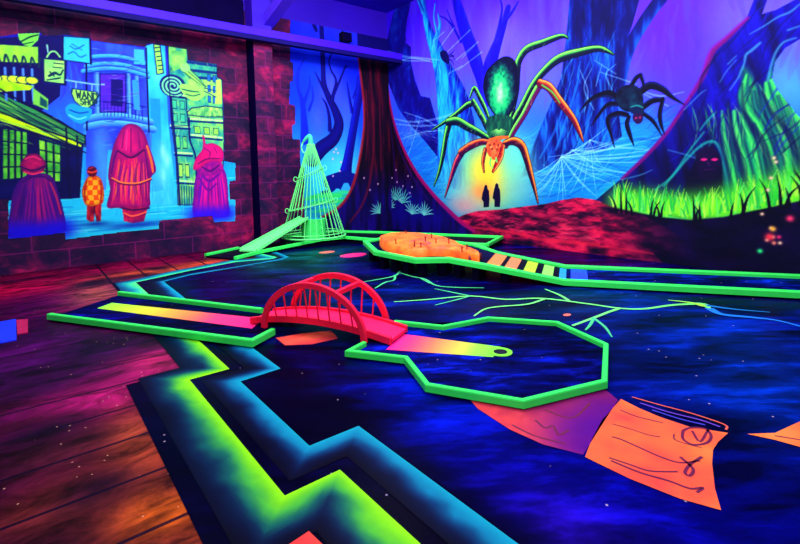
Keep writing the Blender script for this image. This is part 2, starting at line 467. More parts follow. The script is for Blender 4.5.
ZONES = [  # x, y, rx, ry, colour, weight; clouds, plus reflections painted in
    (2.1, 1.2, .9, .8, (24, 6, 245), 1.0), (1.75, 1.0, .25, .35, (90, 20, 255), .8), (2.6, 1.3, .6, .5, (6, 20, 220), .9),  # the small violet blob is a floor sheen painted in
    (2.1, 2.4, .5, .7, (0, 34, 255), 1.0), (2.6, .6, .8, .6, (4, 10, 225), .9), (3.9, 1.0, 1.0, .7, (0, 70, 255), 1.0),
    (5.0, 1.6, 1.0, 1.0, (0, 60, 235), .9), (4.2, 2.6, 1.2, .7, (0, 40, 190), .7), (3.4, 4.6, 1.0, .8, (8, 50, 190), .8),
    (5.0, 3.0, .8, .5, (0, 110, 150), .8), (3.0, 6.4, 1.2, 1.0, (50, 10, 120), .8), (3.6, 7.6, .9, .7, (0, 110, 120), 1.0), (4.2, 8.2, .7, .5, (0, 140, 120), 1.0),  # teal by the cone is the mural's reflection put into the colour
    (6.2, 3.4, .7, 1.6, (0, 60, 235), 1.0), (7.1, 3.0, .8, 2.2, (60, 6, 120), .7), (6.8, 6.4, .8, 1.2, (20, 20, 150), .8),
    (2.4, 5.3, .5, .5, (10, 16, 130), .7), (6.6, 2.2, .5, .8, (90, 20, 120), .5)]
def sky_and_sheen(x, y):
    c = np.tile(vec(6, 6, 120), (len(x), 1)); 
    c[x < 1.62] = vec(4, 4, 50)
    for zx, zy, rx, ry, k, a in ZONES:
        w = np.exp(-(((x - zx) / rx) ** 2 + ((y - zy) / ry) ** 2)) * a
        if zx > 1.7: w = w * np.clip((x - 1.45) / .3, 0, 1)
        c = c * (1 - w[:, None]) + np.array(k, float) * w[:, None]
    return c
tag(obj('floor', cut_sheet('floor', P1, .003, M['space'], sky_and_sheen, .12), M['space']), kind='structure')
# reddish earth painted along the foot of the back wall
def shape_sheet(name, P, z, colour, step, mat=None, parent=None):
    return obj(name, cut_sheet(name, P, z, mat, colour, step), mat or M['floorpaint'], parent)

# airbrushed zigzag stripes: bright along one edge, fading to the floor's navy
def stripe(name, edge, w, ramp, label, z=.006, nc=16, step=.06, group=None):
    E = [np.array(p) for p in edge]; pts = []
    n = len(E); off = []
    for i in range(n):
        d0 = E[i] - E[i - 1] if i else E[1] - E[0]; d1 = E[i + 1] - E[i] if i < n - 1 else d0
        d0 = d0 / np.hypot(*d0); d1 = d1 / np.hypot(*d1)
        n0 = np.array([-d0[1], d0[0]]); n1 = np.array([-d1[1], d1[0]])
        m = n0 + n1; m = m / max(.3, m.dot(n0) if abs(m.dot(n0)) > 1e-6 else .3); off.append(m)
    rows = []
    for i in range(n - 1):
        k = max(2, int(np.hypot(*(E[i + 1] - E[i])) / step))
        for j in range(k + (i == n - 2)):
            t = j / k; rows.append((E[i] * (1 - t) + E[i + 1] * t, off[i] * (1 - t) + off[i + 1] * t))
    A = np.array([r[0] for r in rows]); D = np.array([r[1] for r in rows])
    q = np.linspace(0, 1, nc)
    co = A[:, None, :] + D[:, None, :] * (q[None, :, None] * w)
    t = np.tile(q, (len(rows), 1)); nz = fbm(co[..., 0], co[..., 1], .25, 5, 4)
    t2 = np.clip(t + (nz - .5) * .55 * np.clip(t * 3, 0, 1), 0, 1)
    col = lerp(ramp, t2).reshape(-1, 3)
    co = np.concatenate([co.reshape(-1, 2), np.full((len(rows) * nc, 1), z)], 1)
    i = np.arange(len(rows) * nc).reshape(len(rows), nc)
    qd = np.stack([i[:-1, :-1], i[1:, :-1], i[1:, 1:], i[:-1, 1:]], -1).reshape(-1)
    o = obj(name, quadmesh(name, co, qd, lin(np.clip(col, 0, 255))), M['floorpaint'])
    return tag(o, label, 'floor stripe', group)
LIME = [(0, vec(150, 238, 18)), (.1, vec(120, 220, 26)), (.28, vec(66, 176, 62)), (.46, vec(14, 92, 84)), (.62, vec(4, 34, 66)), (.8, vec(2, 8, 40)), (1, vec(1, 0, 20))]
CYAN = [(0, vec(14, 160, 180)), (.25, vec(10, 122, 156)), (.48, vec(5, 54, 100)), (.72, vec(2, 10, 46)), (1, vec(1, 0, 20))]
TEAL = [(0, vec(90, 240, 120)), (.3, vec(30, 190, 160)), (.65, vec(10, 110, 140)), (1, vec(6, 60, 100))]
stripe('zigzag_stripe', [(1.2, .2), (1.2, 2.065), (.893, 2.07), (.893, 3.765), (1.195, 3.76), (1.195, 5.4)], .30, LIME, 'lime green airbrushed zigzag stripe on the floor beside the nebula planks')
stripe('zigzag_stripe', [(1.505, .2), (1.51, 2.355), (1.18, 2.365), (1.18, 3.47), (1.51, 3.485), (1.51, 5.4)], .22, CYAN, 'cyan blue airbrushed zigzag stripe on the floor right of the lime one')
stripe('zigzag_stripe', [(1.195, 6.0), (1.195, 7.93)] + [(2.049,8.257),(2.894,8.469),(3.663,8.235),(3.571,9.180)], .25, TEAL, 'thin green stripe painted along the front edge of the planks below the long ramp', nc=10)
stripe('zigzag_stripe', [(1.505, 5.9), (1.525, 7.67)] + [(1.950,7.872),(3.561,8.053),(3.824,8.231),(3.921,9.248)], .2, CYAN, 'thin blue stripe painted behind the plank edge beside the green one', nc=10)

# parchments, vines and spots painted on the floor
def parch(P, cols, label, lines=(), curve=0, dark=None):
    root = empty('painted_parchment', (P[0][0], P[0][1], 0), label, 'floor painting')
    def colour(x, y):
        n = fbm(x, y, .22, 8, 5); n2 = fbm(x, y, .5, 21, 3)
        c = lerp(cols, np.clip(n * .6 + n2 * .5 - .05, 0, 1))
        if dark is not None:
            for (gx, gy), r, k in dark:
                w = np.exp(-(((x - gx) ** 2 + (y - gy) ** 2) / r ** 2)) * np.clip(.55 + n * .9, 0, 1); c = c * (1 - w[:, None]) + np.array(k, float) * w[:, None]
        return c
    Q = [tuple(p) for p in (cr(P, curve, True) if curve else P)]
    shape_sheet('sheet', Q, .0068, colour, .03, parent=root)
    for L, w, c in lines:
        ribbon('scribble', L, w, .0078, paintmat(c), root)
    return root
_pm = {}
def paintmat(c):
    if c not in _pm: _pm[c] = paint('floor_line_paint_%02x%02x%02x' % c, c, .4, .3)
    return _pm[c]
def ribbon(name, L, w, z, mat, parent=None, curve=4):
    L = cr(L, curve) if curve and len(L) > 2 else [np.array(p, float) for p in L]
    W = [w if len(p) < 3 else p[2] for p in L]
    v = []; f = []
    for i, p in enumerate(L):
        a = L[max(0, i - 1)]; b = L[min(len(L) - 1, i + 1)]; d = (b - a)[:2]; d = d / max(1e-6, np.hypot(*d)); nrm = np.array([-d[1], d[0]])
        for sg in (1, -1): v.append((*(p[:2] + nrm * W[i] * sg), z))
    f = [(2 * i, 2 * i + 1, 2 * i + 3, 2 * i + 2) for i in range(len(L) - 1)]
    o = obj(name, mesh(name, v, f), mat, parent)
    return o
ORANGE = [(.2, vec(214, 52, 66)), (.42, vec(250, 88, 58)), (.62, vec(255, 112, 54)), (.9, vec(255, 140, 66))]
DK = (112, 16, 44)
parch([(3.019,1.469),(2.986,1.331),(2.973,1.205),(2.986,1.043),(3.079,0.878),(2.935,0.884),(2.831,0.876),(2.691,0.836),(2.488,0.760),(2.349,0.693),(2.291,0.840),(2.258,1.054),(2.256,1.208),(2.256,1.292),(2.441,1.355),(2.676,1.420)], ORANGE,
      'large orange painted parchment with dark scribbles on the floor in front of the octagonal green',
      [([(2.874,1.405),(2.871,1.310),(2.892,1.230),(2.915,1.164)], .005, DK), ([(2.678,1.358),(2.703,1.263),(2.718,1.166),(2.748,1.113)], .004, DK), ([(2.545,1.291),(2.558,1.239),(2.556,1.139),(2.554,1.034),(2.578,0.946),(2.673,0.885)], .006, DK),
       ([(2.344,1.205),(2.368,1.106),(2.388,1.024),(2.443,0.966),(2.492,0.924)], .006, DK), ([(2.327,1.186),(2.342,1.043),(2.382,0.928),(2.400,0.836),(2.454,0.799),(2.394,0.805)], .007, DK),
       ([(2.910,1.053),(2.975,1.039),(3.028,0.978),(2.973,0.930),(2.880,0.920),(2.802,0.963),(2.823,1.021),(2.910,1.053)], .008, DK), ([(2.949,1.019),(2.862,0.949),(3.029,0.963)], .007, DK), ([(2.839,1.074),(2.779,1.046),(2.789,0.974),(2.807,0.921)], .004, DK),
       ([(2.632,0.966),(2.574,0.884),(2.503,0.873),(2.510,0.898),(2.598,0.906),(2.718,0.891)], .008, DK)])
PURP = [(.15, vec(150, 24, 70)), (.45, vec(236, 70, 64)), (.62, vec(250, 92, 70)), (1, vec(255, 120, 80))]
parch([(2.279,2.163),(2.212,2.015),(2.170,1.722),(2.187,1.505),(2.265,1.309),(2.544,1.374),(2.991,1.476),(3.067,1.598),(2.899,1.850),(2.533,2.093)], PURP,
      'orange and purple painted parchment partly under the octagonal green',
      [([(2.219,1.745),(2.224,1.585),(2.287,1.424)], .006, DK), ([(2.371,1.688),(2.340,1.596),(2.394,1.577),(2.337,1.500),(2.427,1.491)], .007, DK), ([(2.520,1.717),(2.561,1.552),(2.816,1.576)], .007, DK)],
      dark=[(p, .26, (86, 10, 128)) for p in [(2.378,1.332),(2.593,1.388),(2.873,1.457)]] + [(p, .2, (110, 14, 90)) for p in [(3.023,1.618),(2.643,1.840)]])
parch([(3.147,0.805),(3.276,0.706),(3.533,0.644),(4.146,0.506),(3.342,0.220),(3.290,0.395),(3.210,0.583),(3.191,0.687)], ORANGE, 'orange painted parchment tip cut by the picture edge, on the dark blue floor', [([(3.239,0.698),(3.293,0.598),(3.353,0.483)], .005, DK)])
parch([(1.778,4.182),(2.001,4.126),(2.278,4.006),(2.213,3.763),(1.954,3.792),(1.758,3.939)], PURP, 'orange and purple parchment painted on the floor under the red bridge')
parch([(0.754,1.777),(0.876,1.790),(0.888,1.663)], [(0, vec(235, 30, 60)), (.6, vec(255, 80, 60)), (1, vec(255, 130, 60))], 'small red orange parchment corner painted on the lime zigzag stripe')
rl = empty('painted_scroll', (3.0, 1.0, 0), 'dark rolled scroll outlined in thin orange painted above the large parchment', 'floor painting')
for L, c in (([(3.100,1.434),(3.126,1.267),(3.159,1.104),(3.164,0.923),(3.106,0.896)], (236, 90, 60)), ([(3.057,1.363),(3.072,1.198),(3.115,1.034),(3.116,0.929)], (110, 60, 190)), ([(3.023,1.273),(3.038,1.116),(3.075,0.994)], (70, 60, 200))):
    ribbon('outline', L, .006, .0078, paintmat(c), rl)

vine_c = (120, 235, 120)
def vine(lines, label):
    r = empty('painted_vine', (*lines[0][0][0][:2], 0), label, 'floor painting', 'glowing vines painted on the floor')
    for k, (L, c) in enumerate(lines): ribbon('tendril', [(p[0], p[1], p[2] * 1.7) for p in L], .012, .0088 + .0004 * k, paintmat(c), r)
T1, T2, T3 = (70, 200, 120), (120, 245, 110), (170, 255, 70)
vine([([(3.362,4.376,0.0060),(3.747,4.158,0.0085),(4.213,3.923,0.0112),(4.403,3.527,0.0120),(4.744,3.260,0.0132),(4.918,2.771,0.0125),(5.005,2.447,0.0132),(5.170,2.264,0.0131),(5.503,2.131,0.0145),(5.710,2.004,0.0179),(5.797,1.904,0.0289),(5.678,1.807,0.0108)], T2),
      ([(5.144,3.489,0.0065),(5.024,3.203,0.0110),(4.883,2.988,0.0117)], T2), ([(5.027,2.446,0.0121),(4.775,2.463,0.0118),(4.496,2.468,0.0114),(4.114,2.482,0.0089)], T2),
      ([(4.496,2.468,0.0103),(4.250,2.375,0.0089),(4.087,2.329,0.0048)], T1), ([(4.480,2.460,0.0093),(4.299,2.248,0.0087),(4.087,2.072,0.0036)], T1),
      ([(4.137,4.488,0.0053),(4.171,4.205,0.0103),(4.208,3.928,0.0099)], T1), ([(3.617,3.929,0.0046),(3.934,3.917,0.0084),(4.198,3.919,0.0087)], T1), ([(3.638,3.344,0.0053),(3.914,3.431,0.0078),(4.112,3.381,0.0091),(4.416,3.223,0.0103),(4.750,3.223,0.0107)], T2),
      ([(5.695,2.226,0.0046),(5.761,2.021,0.0135),(5.729,1.862,0.0241)], T3)], 'long branching pale green vine painted on the dark floor behind the octagonal green')
vine([([(3.626,5.504,0.0057),(3.870,5.478,0.0087),(4.192,5.477,0.0105),(4.435,5.626,0.0109),(4.787,6.041,0.0084)], T1), ([(3.579,5.071,0.0067),(3.882,5.251,0.0099),(4.068,5.282,0.0101),(4.282,5.531,0.0106)], T1), ([(4.435,5.626,0.0093),(4.399,5.270,0.0104),(4.420,5.002,0.0101),(4.277,4.617,0.0096),(4.382,4.360,0.0093),(4.635,4.075,0.0053)], T1),
      ([(4.408,5.077,0.0088),(4.296,4.759,0.0070)], T1)], 'small faint green vine painted on the floor in front of the raised orange mound lane')
vine([([(5.678,1.807,0.0259),(5.540,1.646,0.0207),(5.633,1.422,0.0162),(5.694,1.234,0.0118),(5.639,1.041,0.0095),(5.528,0.813,0.0072)], (24, 120, 235)), ([(5.771,1.876,0.0221),(5.830,1.613,0.0128),(5.961,1.343,0.0062)], (20, 110, 190))], 'blue glowing streak painted on the floor, running on from the pale green vine')
def spot(px, rx, ry, c, label):
    n = 24; P = [(px[0] + rx * math.cos(k * 2 * math.pi / n), px[1] + ry * math.sin(k * 2 * math.pi / n)) for k in range(n)]
    o = MB().prism(P, .006, .0085).build('painted_spot', paintmat(c)); tag(o, label, 'floor painting', 'oval spots painted on the floor by the wire cone')
spot([(4.792,7.470)][0], .28, .20, (240, 30, 120), 'largest pink oval spot painted on the teal floor in front of the wire cone')
spot([(4.607,8.156)][0], .17, .13, (225, 110, 90), 'small orange oval spot painted on the teal floor near the ramp')
spot([(5.838,8.770)][0], .15, .11, (220, 30, 110), 'small pink oval spot painted on the floor tucked between the wire cone and orange mound')
spot([(4.387,2.709)][0], .05, .035, (240, 110, 80), 'tiny orange dot painted on the dark floor beside the vine tendrils')

bm_ = empty('floor_mat', (-.25, 6.3, 0), 'bright blue square mat lying on the purple planks at the left picture edge', 'mat')
MB().prism([(-.75, 5.86), (-.165, 5.89), (-.182, 6.79), (-.75, 6.79)], .001, .012).build('pad', M['bluemat'], bm_)
MB().prism([(-.160, 6.10), (-.077, 6.10), (-.077, 6.69), (-.178, 6.75)], .001, .011).build('border', M['crimson'], bm_)
# ------------------------------------------------------------------ mini-golf course
PROF = [(-.042, 0), (.042, 0), (.042, .052), (.034, .062), (-.034, .062), (-.042, .052)]
def scaled(prof, w, h): return [(a / .042 * w, b / .062 * h) for a, b in prof]
def rails(P, parent, w=.036, h=.06, closed=False, mat=None, legs=None):
    """P: rail top centre line (x, y, ztop); every straight timber is a mesh of its own with mitred ends"""
    P = [Vector(p) for p in P]; n = len(P); prof = scaled(PROF, w, h)
    seg = n if closed else n - 1
    def mitre(i):
        p = P[i]; d0 = (p - P[(i - 1) % n]) if (closed or i) else (P[1] - p); d1 = (P[(i + 1) % n] - p) if (closed or i < n - 1) else d0
        d0 = Vector((d0.x, d0.y, 0)).normalized(); d1 = Vector((d1.x, d1.y, 0)).normalized()
        t = (d0 + d1).normalized(); s = t.cross(Vector((0, 0, 1))).normalized()
        return s / max(.35, t.dot(d0))
    for i in range(seg):
        j = (i + 1) % n; si, sj = mitre(i), mitre(j); b = MB(); v = []
        for p, s in ((P[i], si), (P[j], sj)):
            v += [p + s * a + Vector((0, 0, c - h)) for a, c in prof]
        m = len(prof)
        b.add(v, [(k, (k + 1) % m, m + (k + 1) % m, m + k) for k in range(m)] + [tuple(range(m))[::-1], tuple(range(m, 2 * m))])
        b.build('edge_rail', mat or M['green'], parent)
def z3(P, z): return [(p[0], p[1], z) for p in P]
def lane_bed(P, z0, z1, parent, colour, name='playing_surface'):
    """solid bed with a painted top"""
    MB().prism(P, z0, z1).build('bed', M['navy'], parent)
    zt = z1 if hasattr(z1, '__len__') else None
    if zt is None:
        return obj(name, cut_sheet(name, P, z1 + .002, None, colour, .06), M['lane'], parent)
def deepblue(a, b, s=.5, seed=2):
    def f(x, y):
        n = fbm(x, y, s, seed, 4)
        return lerp([(.25, vec(*a)), (.75, vec(*b))], n)
    return f
def grad_strip(name, A, B, stops, z, parent, n=40, hole=None):
    """painted strip: edge line A to edge line B, colour running along them"""
    A = [np.array(p) for p in A]; B = [np.array(p) for p in B]; m = 6
    co = []; col = []
    for i in range(n + 1):
        t = i / n; a = A[0] * (1 - t) + A[1] * t; b = B[0] * (1 - t) + B[1] * t
        for j in range(m + 1):
            p = a * (1 - j / m) + b * j / m; co.append((p[0], p[1], z if not hasattr(z, '__len__') else z[0] * (1 - t) + z[1] * t))
            col.append(t)
    co = np.array(co); idx = np.arange((n + 1) * (m + 1)).reshape(n + 1, m + 1)
    q = np.stack([idx[:-1, :-1], idx[1:, :-1], idx[1:, 1:], idx[:-1, 1:]], -1).reshape(-1)
    t = np.array(col) + (fbm(co[:, 0], co[:, 1], .2, 4, 3) - .5) * .05
    return obj(name, quadmesh(name, co, q, lin(np.clip(lerp(stops, t), 0, 255))), M['strip'], parent)
M['strip'] = vpaint('lane_strip_paint', .45, .3, .1, 20)

# --- front left: straight tee lane
A1 = [(0.112,6.486),(1.512,4.092),(1.780,4.249)]; A2 = [(0.870,7.094),(1.970,4.985)]
la = empty('putting_lane', (1.0, 5.8, 0), 'straight green-edged tee lane with lime to pink strip, left of the red bridge', 'mini golf lane')
bedA = [A1[0], A1[1], A1[2], A2[1], A2[0]]
MB().prism(bedA, .0135, .03).build('bed', M['navy'], la)
obj('playing_surface', cut_sheet('playing_surface', bedA, .032, None, deepblue((4, 3, 70), (10, 14, 190)), .06), M['lane'], la)
rails(z3(A1, .082), la, .025, .062); rails(z3(A2, .082), la, .025, .062)
SA, SB = [(0.740,6.702),(1.899,4.761)], [(0.568,6.548),(1.678,4.529)]
grad_strip('painted_strip', SA, SB, [(0, vec(150, 255, 40)), (.18, vec(190, 245, 20)), (.42, vec(250, 190, 30)), (.6, vec(255, 120, 60)), (.75, vec(255, 50, 110)), (1, vec(255, 20, 120))], .034, la)

# --- front right: octagonal green
B1 = [(2.255,3.378),(2.042,3.305),(2.313,2.871),(2.119,2.397),(2.425,1.817),(3.077,1.614),(3.742,1.948),(3.952,2.549),(3.580,3.093),(3.061,3.217),(2.821,3.647),(2.717,3.578)]
lb = empty('putting_lane', (3.0, 2.5, 0), 'octagonal green-edged putting green with a hole, right of the red bridge', 'mini golf lane')
MB().prism(B1, .0135, .028).build('bed', M['navy'], lb)
def greenblue(x, y):
    c = deepblue((4, 6, 90), (10, 40, 255), .6, 6)(x, y); return c
obj('playing_surface', cut_sheet('playing_surface', B1, .030, None, greenblue, .06), M['lane'], lb)
rails(z3(B1, .07), lb, .021, .052)
SC1, SD1 = [(2.691,3.391),(3.115,2.556)], [(2.342,3.179),(2.892,2.458)]
HC = np.array([(3.020,2.485)][0])
grad_strip('painted_strip', SC1, SD1, [(0, vec(255, 20, 140)), (.15, vec(255, 50, 110)), (.4, vec(255, 130, 70)), (.62, vec(240, 200, 60)), (.8, vec(150, 240, 50)), (1, vec(120, 240, 50))], .032, lb)
hr = .098
def ring(c, r0, r1, z0, z1, n=36):
    b = MB(); v = []; f = []
    for r, z in ((r0, z0), (r1, z0), (r1, z1), (r0, z1)):
        v += [(c[0] + r * math.cos(k * 2 * math.pi / n), c[1] + r * math.sin(k * 2 * math.pi / n), z) for k in range(n)]
    for i in range(4):
        j = (i + 1) % 4; f += [(i * n + k, i * n + (k + 1) % n, j * n + (k + 1) % n, j * n + k) for k in range(n)]
    return b.add(v, f)
cup = ring(HC, .058, hr, .031, .036).build('cup_ring', paint('lime_cup_paint', (130, 245, 50), .45), lb); cup['label'] = 'lime ring around the hole'
MB().lathe((HC[0], HC[1], 0), [(.001, .0335), (.058, .0335), (.058, .034), (.001, .034)]).build('cup', M['hole'], cup)

# --- red arched footbridge between them
br = empty('footbridge', (2.27, 4.1, 0), 'neon red arched toy footbridge with spoke railings joining the two front lanes', 'bridge')
e = Vector((.4363, -.8998, 0)).normalized(); nn = Vector((.8998, .4363, 0)).normalized()
NC = Vector((2.03, 3.94, 0)); BW = .45                 # middle of the near arch line, arch spacing
LB = .575                                               # half arch span
def camber(t):                                         # deck height along the bridge
    return .078 + .085 * max(0.0, 1 - (t / 1.4) ** 2)
def bp(t, s, z): return NC + e * (t * LB) + nn * s + Vector((0, 0, z))
TT = [-1.39 + k * 2.81 / 27 for k in range(28)]; D0, D1 = .055, BW - .055
db = MB(); v = []; f = []
for t in TT:
    z = camber(t); v += [bp(t, D0, z), bp(t, D1, z), bp(t, D1, z - .03), bp(t, D0, z - .03)]
for i in range(len(TT) - 1):
    f += [(4 * i + k, 4 * i + (k + 1) % 4, 4 * i + 4 + (k + 1) % 4, 4 * i + 4 + k) for k in range(4)]
f += [(0, 1, 2, 3), tuple(range(4 * len(TT) - 4, 4 * len(TT)))[::-1]]
db.add(v, f).build('deck', M['deck_pink'], br)
for s in (D0, D1):
    g = MB(); v = []; f = []; 
    for t in TT:
        z = camber(t); v += [bp(t, s - .018, z + .022), bp(t, s + .018, z + .022), bp(t, s + .018, z - .04), bp(t, s - .018, z - .04)]
    for i in range(len(TT) - 1): f += [(4 * i + k, 4 * i + (k + 1) % 4, 4 * i + 4 + (k + 1) % 4, 4 * i + 4 + k) for k in range(4)]
    f += [(0, 1, 2, 3), tuple(range(4 * len(TT) - 4, 4 * len(TT)))[::-1]]
    g.add(v, f).build('side_beam', M['red'], br)
def arch_pt(a, s): return bp(-math.cos(a), s, .036 + .475 * math.sin(a) ** .95 if math.sin(a) > 1e-6 else .036)
for s in (0, BW):
    P = [arch_pt(math.pi * k / 36, s) for k in range(37)]
    v = []; f = []
    for i, p in enumerate(P):
        d = (P[min(36, i + 1)] - P[max(0, i - 1)]).normalized(); u = nn.cross(d).normalized()
        v += [p + nn * .022 + u * .028, p - nn * .022 + u * .028, p - nn * .022 - u * .028, p + nn * .022 - u * .028]
    for i in range(36): f += [(4 * i + k, 4 * i + (k + 1) % 4, 4 * i + 4 + (k + 1) % 4, 4 * i + 4 + k) for k in range(4)]
    f += [(0, 1, 2, 3), (144, 145, 146, 147)]
    MB().add(v, f).build('arch', M['red'], br, bevel=.006)
    for t in (-.78, -.56, -.34, -.12, .1, .32, .54, .76):
        a = math.acos(-t); top = arch_pt(a, s)
        MB().tube([bp(t, D0 - .012 if s == 0 else D1 + .012, camber(t)), Vector((top.x, top.y, top.z - .02))], .0085, 8).build('railing_rod', M['red'], br)
for t in (.48, -.48):
    a = math.acos(-t); b0, b1 = arch_pt(a, 0), arch_pt(a, BW)
    MB().section([b0, b1], [(-.022, -.02), (.022, -.02), (.022, .02), (-.022, .02)]).build('cross_brace', M['red'], br)

# --- back: raised lane with the orange mound, stepping down to the long straight lane
zo = .29
LOW = [(*p, zo) for p in [(4.939,7.271),(4.419,6.202),(4.429,5.203),(4.804,4.891)]] + [(4.93, 4.27, .258), (5.46, 3.41, .10), (8.9, -2.2, .10)]
Lh = np.array([5.0, 4.2]); ax = np.array([.517, -.856]); axn = np.array([.856, .517])
wid = .99
rail_up0 = np.array([4.93, 4.27]) + axn * wid
UP = [(*(np.array([4.93, 4.27]) + axn * wid), .262), (*(np.array([5.46, 3.41]) + axn * (wid - .02)), .10), (*(np.array([8.9, -2.2]) + axn * (wid - .04)), .10)]
FAR = [(6.05, 5.55, zo), (5.98, 6.75, zo), (5.55, 7.42, zo)]
lc = empty('putting_lane', (5.2, 5.2, 0), 'raised green-edged lane carrying the orange mound, with coloured steps down to the right', 'mini golf lane')
bodyP = [LOW[0], LOW[1], LOW[2], LOW[3], LOW[4], UP[0], FAR[0], FAR[1], FAR[2]]
MB().prism(bodyP, zo - .10, zo - .045).build('bed', M['navy'], lc)
obj('playing_surface', cut_sheet('playing_surface', [p[:2] for p in bodyP], zo - .043, None, deepblue((6, 6, 70), (10, 20, 130)), .1), M['lane'], lc)
RP = [LOW[4], LOW[5], UP[1], UP[0]]
MB().prism(RP, [zo - .12, .03, .03, zo - .12], [zo - .046, .052, .052, zo - .046]).build('ramp', M['navy'], lc)
SP = [LOW[5], LOW[6], UP[2], UP[1]]
MB().prism(SP, .004, .05).build('bed', M['navy'], lc)
obj('playing_surface', cut_sheet('playing_surface', [p[:2] for p in SP], .052, None, deepblue((4, 10, 130), (6, 60, 245), .6), .12), M['lane'], lc)
rails(UP[::-1] + FAR + LOW, lc, .044, .075)
# coloured steps painted across the ramp
steps = [((255, 130, 60), -.02, .16), ((255, 130, 70), .22, .38), ((190, 250, 30), .47, .62), ((150, 250, 90), .71, .85), ((20, 160, 240), .93, 1.02), ((10, 70, 250), 1.08, 1.30)]
r0 = np.array([*LOW[4]]); r1 = np.array([*LOW[5]]); u0 = np.array([*UP[0]]); u1 = np.array([*UP[1]])
for c, a, b in steps:
    def rp(t, s):
        tt = min(t, 1.0)
        lo = r0 * (1 - tt) + r1 * tt; hi = u0 * (1 - tt) + u1 * tt
        if t > 1: d = np.array([ax[0], ax[1], 0]) * (t - 1) * 1.0; lo = lo + d; hi = hi + d
        p = lo * (1 - s) + hi * s
        z = (zo - .046) * (1 - tt) + .052 * tt + .005
        return (p[0], p[1], z)
    m = (a + b) / 2
    mid = [] if not (a < 1 < b) else [1.0]
    ts = [a] + mid + [b]
    b_ = MB(); v = [];
    for t in ts: v += [rp(t, .10), rp(t, .90)]
    b_.add(v, [(2 * i, 2 * i + 1, 2 * i + 3, 2 * i + 2) for i in range(len(ts) - 1)])
    o = b_.build('painted_step', paintmat(c), lc)
# trestle legs and dark skirts under the raised part
def along(A, B, t): return np.array(A[:2]) * (1 - t) + np.array(B[:2]) * t
for A, B, t in ((LOW[0], LOW[1], .5), (LOW[1], LOW[2], .12), (LOW[1], LOW[2], .42), (LOW[1], LOW[2], .75), (LOW[2], LOW[3], .12), (LOW[2], LOW[3], .78), (LOW[3], LOW[4], .32), (LOW[3], LOW[4], .82), (LOW[4], LOW[5], .3), (UP[0], FAR[0], .5), (FAR[0], FAR[1], .5), (FAR[1], FAR[2], .5), (FAR[2], LOW[0], .5)):
    p = along(A, B, t); w = .055; q = np.array([5.2, 5.4]) - p; q = q / np.hypot(*q) * .06; p = p + q
    zt = zo - .10 if A is not LOW[4] else .14
    MB().box((p[0] - w, p[1] - w, .0135), (p[0] + w, p[1] + w, zt)).build('trestle_leg', M['navy'], lc)

# --- orange mound on the raised lane
hm = empty('mound', (5.3, 5.6, zo), 'bright orange moulded hill with tiny dark trees on the raised back lane', 'mini golf obstacle')
HB = [(4.723,6.434),(4.602,6.063),(4.558,5.694),(4.646,5.410),(4.884,5.258),(5.005,5.031),(5.003,4.658),(4.968,4.443)] + [(5.358,4.720)]
HBk = [(5.27, 4.78), (5.42, 5.15), (5.62, 5.55), (5.80, 6.05), (5.78, 6.60), (5.50, 6.95), (5.08, 6.98)]
HB2 = [np.array(p) for p in HB[:-1]] + [np.array(p) for p in HBk]
HBs = np.array(cr(HB2, 4, True)); nh = len(HBs)
spine0 = np.array([5.2, 6.45]); spine1 = np.array([5.13, 4.62])
v = []; nr = 9
for k in range(nr + 1):
    s = k / nr
    for p in HBs:
        d = spine1 - spine0; t = np.clip((p - spine0).dot(d) / d.dot(d), 0, 1); c = spine0 + d * t
        q0 = p + (c - p) * (s ** 1.5) * .985
        h = 0 if k == 0 else (.205 - .075 * t) * (.66 + .34 * math.sin(min(1, s * 1.25) * math.pi / 2))
        nz = float(fbm(np.array([q0[0]]), np.array([q0[1]]), .22, 5, 3)[0]) - .5
        v.append((q0[0], q0[1], zo - .043 + max(.001, .001 + h + (nz * .045 if k else 0))))
f = []
for k in range(nr):
    f += [(k * nh + i, k * nh + (i + 1) % nh, (k + 1) * nh + (i + 1) % nh, (k + 1) * nh + i) for i in range(nh)]
f += [tuple(range(nr * nh, nr * nh + nh))]
tm = NT('orange_mound_paint'); nzz = tm.noise(4, tm.pos(), 5, .6)
M['mound'] = tm.done(tm.ramp(nzz, [(.3, L4(255, 62, 30)), (.5, L4(255, 106, 24)), (.7, L4(255, 136, 40))]), .5, .25, nzz, .4)
MB().add(v, f).build('hill', M['mound'], hm, smooth=True)
tun = HB2[7] * .5 + np.array(HBk[0]) * .5
tb = MB(); ring_ = []
for k in range(9):
    a = math.pi * k / 8; ring_.append((math.cos(a) * .10, math.sin(a) * .10))
v = [];
for dlt in (.05, -.12):
    for s_, z_ in ring_:
        p = tun + axn * s_ + ax * dlt; v.append((p[0], p[1], zo - .043 + z_ + .002))
tb.add(v, [tuple(range(9)), tuple(range(9, 18))[::-1]] + [(k, k + 1, k + 10, k + 9) for k in range(8)] + [(8, 0, 9, 17)])
o = tb.build('tunnel', M['twig'], hm); o['label'] = 'dark red tunnel mouth at the low end of the hill'
TW = [(5.334,6.531),(5.029,5.658),(5.373,5.888),(5.031,5.409),(4.535,5.356),(4.570,5.247),(5.131,5.218),(4.533,5.808)] + [(4.929,4.744),(5.110,4.814)]
for x, y in TW:
    b = MB(); zb = (zo + .135) if y > 5.1 else zo + .08; h = .075 + random.random() * .03
    b.tube([(x, y, zb), (x + .004, y + .006, zb + h * .6), (x, y, zb + h)], [.012, .009, .004], 6)
    for k in range(4):
        a = random.random() * 6.28; b.tube([(x, y, zb + h * (.55 + .1 * k)), (x + .03 * math.cos(a), y + .03 * math.sin(a), zb + h * (.75 + .1 * k))], [.006, .002], 5)
    b.build('bare_tree', M['twig'], hm)
